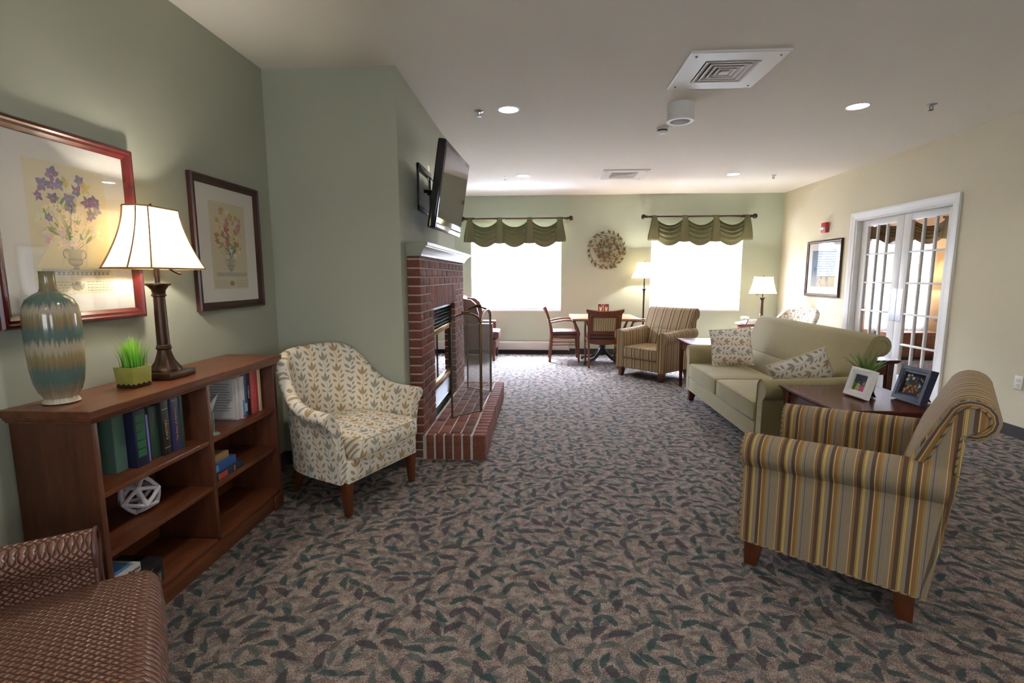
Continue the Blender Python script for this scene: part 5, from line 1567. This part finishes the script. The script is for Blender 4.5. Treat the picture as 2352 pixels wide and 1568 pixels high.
MB().lathe([(.046, -.022), (.044, -.034), (.042, -.036)], 28).build('vent_ring', 'louver_metal', t)
MB().lathe([(.046, -.036), (.046, -.042), (.034, -.056), (.01, -.060)], 28).build('cap', 'white_plastic', t)

# ------------------------------------------------------------------ on the near end table
def photo_frame(label, loc, rz, w, h, lean, mat, border, pic, name='photo_frame'):
    t = thing(name, label, 'photo frame', loc, rz)
    Tm = Matrix.Rotation(-lean, 4, 'X')
    m = MB(); rings = []
    for sx, sz in ((-1, 0), (1, 0), (1, 1), (-1, 1)):
        rings.append([Tm @ Vector((sx * (w / 2 - u), y_, (h - u) if sz else u)) for u, y_ in ((0, .016), (0, -.018), (.004, -.022), (border * .5, -.022), (border * .55, -.017), (border * .8, -.017), (border, -.010), (border, 0))])
    m.loft(rings, True, False, True).build('frame', mat, t, angle=25)
    MB().box(-w / 2 + .004, w / 2 - .004, -.003, .002, .004, h - .004, Tm).build('backing', 'black_velvet', t)
    pr = MB(); cols = []
    pw, ph = w - 2 * border + .004, h - 2 * border + .004
    def poly(pl, c, d=0):
        k = len(pr.v); pr.v += [Tm @ Vector((p[0] * pw, -.0034 - d * .00008, h / 2 + p[1] * ph)) for p in pl]; pr.f.append(tuple(range(k, k + len(pl)))); cols.append(srgb(*c))
    pic(poly)
    pr.build('photo', 'print_ink', t, colors=cols)
    zt = h * .62
    a_ = Tm @ Vector((0, .002, zt)); b_ = Vector((0, a_.y + .075, 0.002))
    MB().add([a_ + Vector((-.02, 0, 0)), a_ + Vector((.02, 0, 0)), b_ + Vector((.032, 0, 0)), b_ + Vector((-.032, 0, 0)), a_ + Vector((-.02, .003, 0)), a_ + Vector((.02, .003, 0)), b_ + Vector((.032, .004, 0)), b_ + Vector((-.032, .004, 0))],
             [(0, 1, 2, 3), (7, 6, 5, 4), (0, 4, 5, 1), (1, 5, 6, 2), (2, 6, 7, 3), (3, 7, 4, 0)]).build('easel_back', 'black_velvet', t)
    return t
sqp = [(-.5, -.5), (.5, -.5), (.5, .5), (-.5, .5)]
def pic_two(poly):
    poly(sqp, (62, 74, 92), 0); poly([(-.5, -.5), (.5, -.5), (.5, -.15), (-.5, .0)], (92, 120, 74), 1)
    poly([(-.28, -.5), (.08, -.5), (.02, -.05), (-.2, -.03)], (170, 180, 90), 2); poly(circle(.09, 12, (-.1, .12)), (150, 112, 94), 3); poly([(-.2, .1), (.0, .1), (-.02, .25), (-.17, .26)], (60, 52, 54), 4)
    poly([(.0, -.5), (.46, -.5), (.42, -.12), (.14, -.14)], (186, 82, 140), 3); poly(circle(.09, 12, (.29, .0)), (186, 140, 118), 4); poly([(.2, .02), (.38, .02), (.36, .14), (.22, .14)], (150, 110, 90), 5)
def pic_crowd(poly):
    poly(sqp, (66, 62, 70), 0); rnd = random.Random(8)
    for i in range(70):
        x, y = rnd.uniform(-.44, .44), rnd.uniform(-.46, .46)
        c = rnd.choice(((60, 90, 140), (206, 200, 196), (90, 60, 50), (150, 120, 80), (70, 64, 60))) if y > -.02 else rnd.choice(((170, 120, 60), (206, 160, 80), (120, 70, 50), (190, 140, 100), (90, 64, 54)))
        poly(circle(rnd.uniform(.04, .09), 8, (x, y)), c, 1 + i * .05)
photo_frame('small white square photo frame on the end table', (2.000, 3.185, .6055), radians(-84), .185, .185, radians(16), 'white_plastic', .042, pic_two)
photo_frame('dark blue embossed photo frame on the end table', (2.240, 3.075, .6055), radians(-88), .235, .215, radians(15), 'blue_frame', .046, pic_crowd)
t = thing('potted_fern', 'small green fern in an olive pot behind the white photo frame', 'plant', (2.19, 3.40, .6005))
MB().lathe([(.045, 0), (.052, .004), (.06, .06), (.064, .085), (.058, .085), (.055, .07), (.02, .068)], 24).build('pot', 'chenille_piping', t)
MB().lathe([(.054, .066), (.054, .072)], 20).build('soil', 'soil', t)
random.seed(5)
for i in range(24):
    az = 2 * pi * i / 24 + random.uniform(-.15, .15); L = random.uniform(.15, .24); lean = random.uniform(.35, 1.0)
    d = Vector((cos(az), sin(az), 0)); sd = Vector((-sin(az), cos(az), 0)); m = MB()
    pos = lambda f: d * (.012 + lean * L * .75 * f ** 1.25) + Vector((0, 0, .07 + L * (f - .42 * lean * f * f)))
    m.tube([pos(k / 6) for k in range(7)], [.0016] * 6 + [.0006], 5)
    for k in range(3, 22):
        f = k / 22; p = pos(f); q = pos(min(1, f + .03)); wl = .013 * sin(pi * f ** .7) + .003
        for s in (-1, 1):
            tip = p + sd * s * wl + (q - p) * 1.6; mid_ = (p + tip) / 2
            m.add([p, mid_ + (q - p) * .35, tip, mid_ - (q - p) * .35, p + Vector((0, 0, .0006)), mid_ + (q - p) * .35 + Vector((0, 0, .0008)), tip + Vector((0, 0, .0004)), mid_ - (q - p) * .35 + Vector((0, 0, .0008))], [(0, 1, 2, 3), (7, 6, 5, 4)])
    m.build('frond', 'fern_green', t)

# ------------------------------------------------------------------ the room beyond the glass doors
def curtain(label, x0, x1, z0, z1, y, mat, amp=.02, waves=9):
    t = thing('sheer_curtain', label, 'curtain', ((x0 + x1) / 2, y, z0))
    N = waves * 8; w = x1 - x0
    m = MB(); m.loft([[(-w / 2 + w * k / N, amp * sin(2 * pi * waves * k / N) * (1 + .2 * sin(k)), z_) for k in range(N + 1)] for z_ in (0, (z1 - z0) * .5, z1 - z0)], False, False)
    o = m.build('cloth', mat, t, angle=80); md = o.modifiers.new('thick', 'SOLIDIFY'); md.thickness = .002
curtain('white sheer curtain over the window seen through the left glass door', 5.66, 6.12, .25, 2.1, Y2 - .06, 'sheer')
curtain('white sheer curtain over the window seen through the right glass door', 6.16, 6.62, .25, 2.1, Y2 - .06, 'sheer')
valance('', 'brown swag valance in the room beyond the glass doors', 5.50, 6.78, 5.45, 6.85, 2.33, 'brown_valance', Y2, 2, .36, False)
t = thing('side_table', 'dark side table under the lamp in the room beyond the glass doors', 'table', (6.86, 8.55, 0))
MB().lathe([(.26, .60), (.28, .61), (.28, .625), (.26, .63)], 28).build('tabletop', 'dark_wood', t)
MB().lathe([(.18, 0), (.18, .02), (.04, .05), (.03, .58), (.1, .605)], 20).build('pedestal', 'dark_wood', t)
column_lamp('table_lamp', 'bronze table lamp with cream shade seen through the right glass door', (6.86, 8.55, .6305), 0, 0, .56, .62, .90, .19, .15, .12, .09, LAMP_W)
t = thing('sideboard', 'light wooden low cabinet under the window beyond the glass doors', 'cabinet', (6.12, 8.55, 0))
MB().box(-.42, .42, -.16, .16, .04, .42).build('body', 'table_wood', t, bevel=.004)
MB().box(-.44, .44, -.18, .18, .42, .445).build('top', 'table_wood', t, bevel=.004)
for s in (-1, 1):
    d_ = MB().box(min(s * .01, s * .40), max(s * .01, s * .40), -.175, -.16, .07, .40).build('door', 'table_wood', t, bevel=.003)
    MB().ball((s * .05, -.182, .26), .012, 8, 6).build('knob', 'bronze', d_)
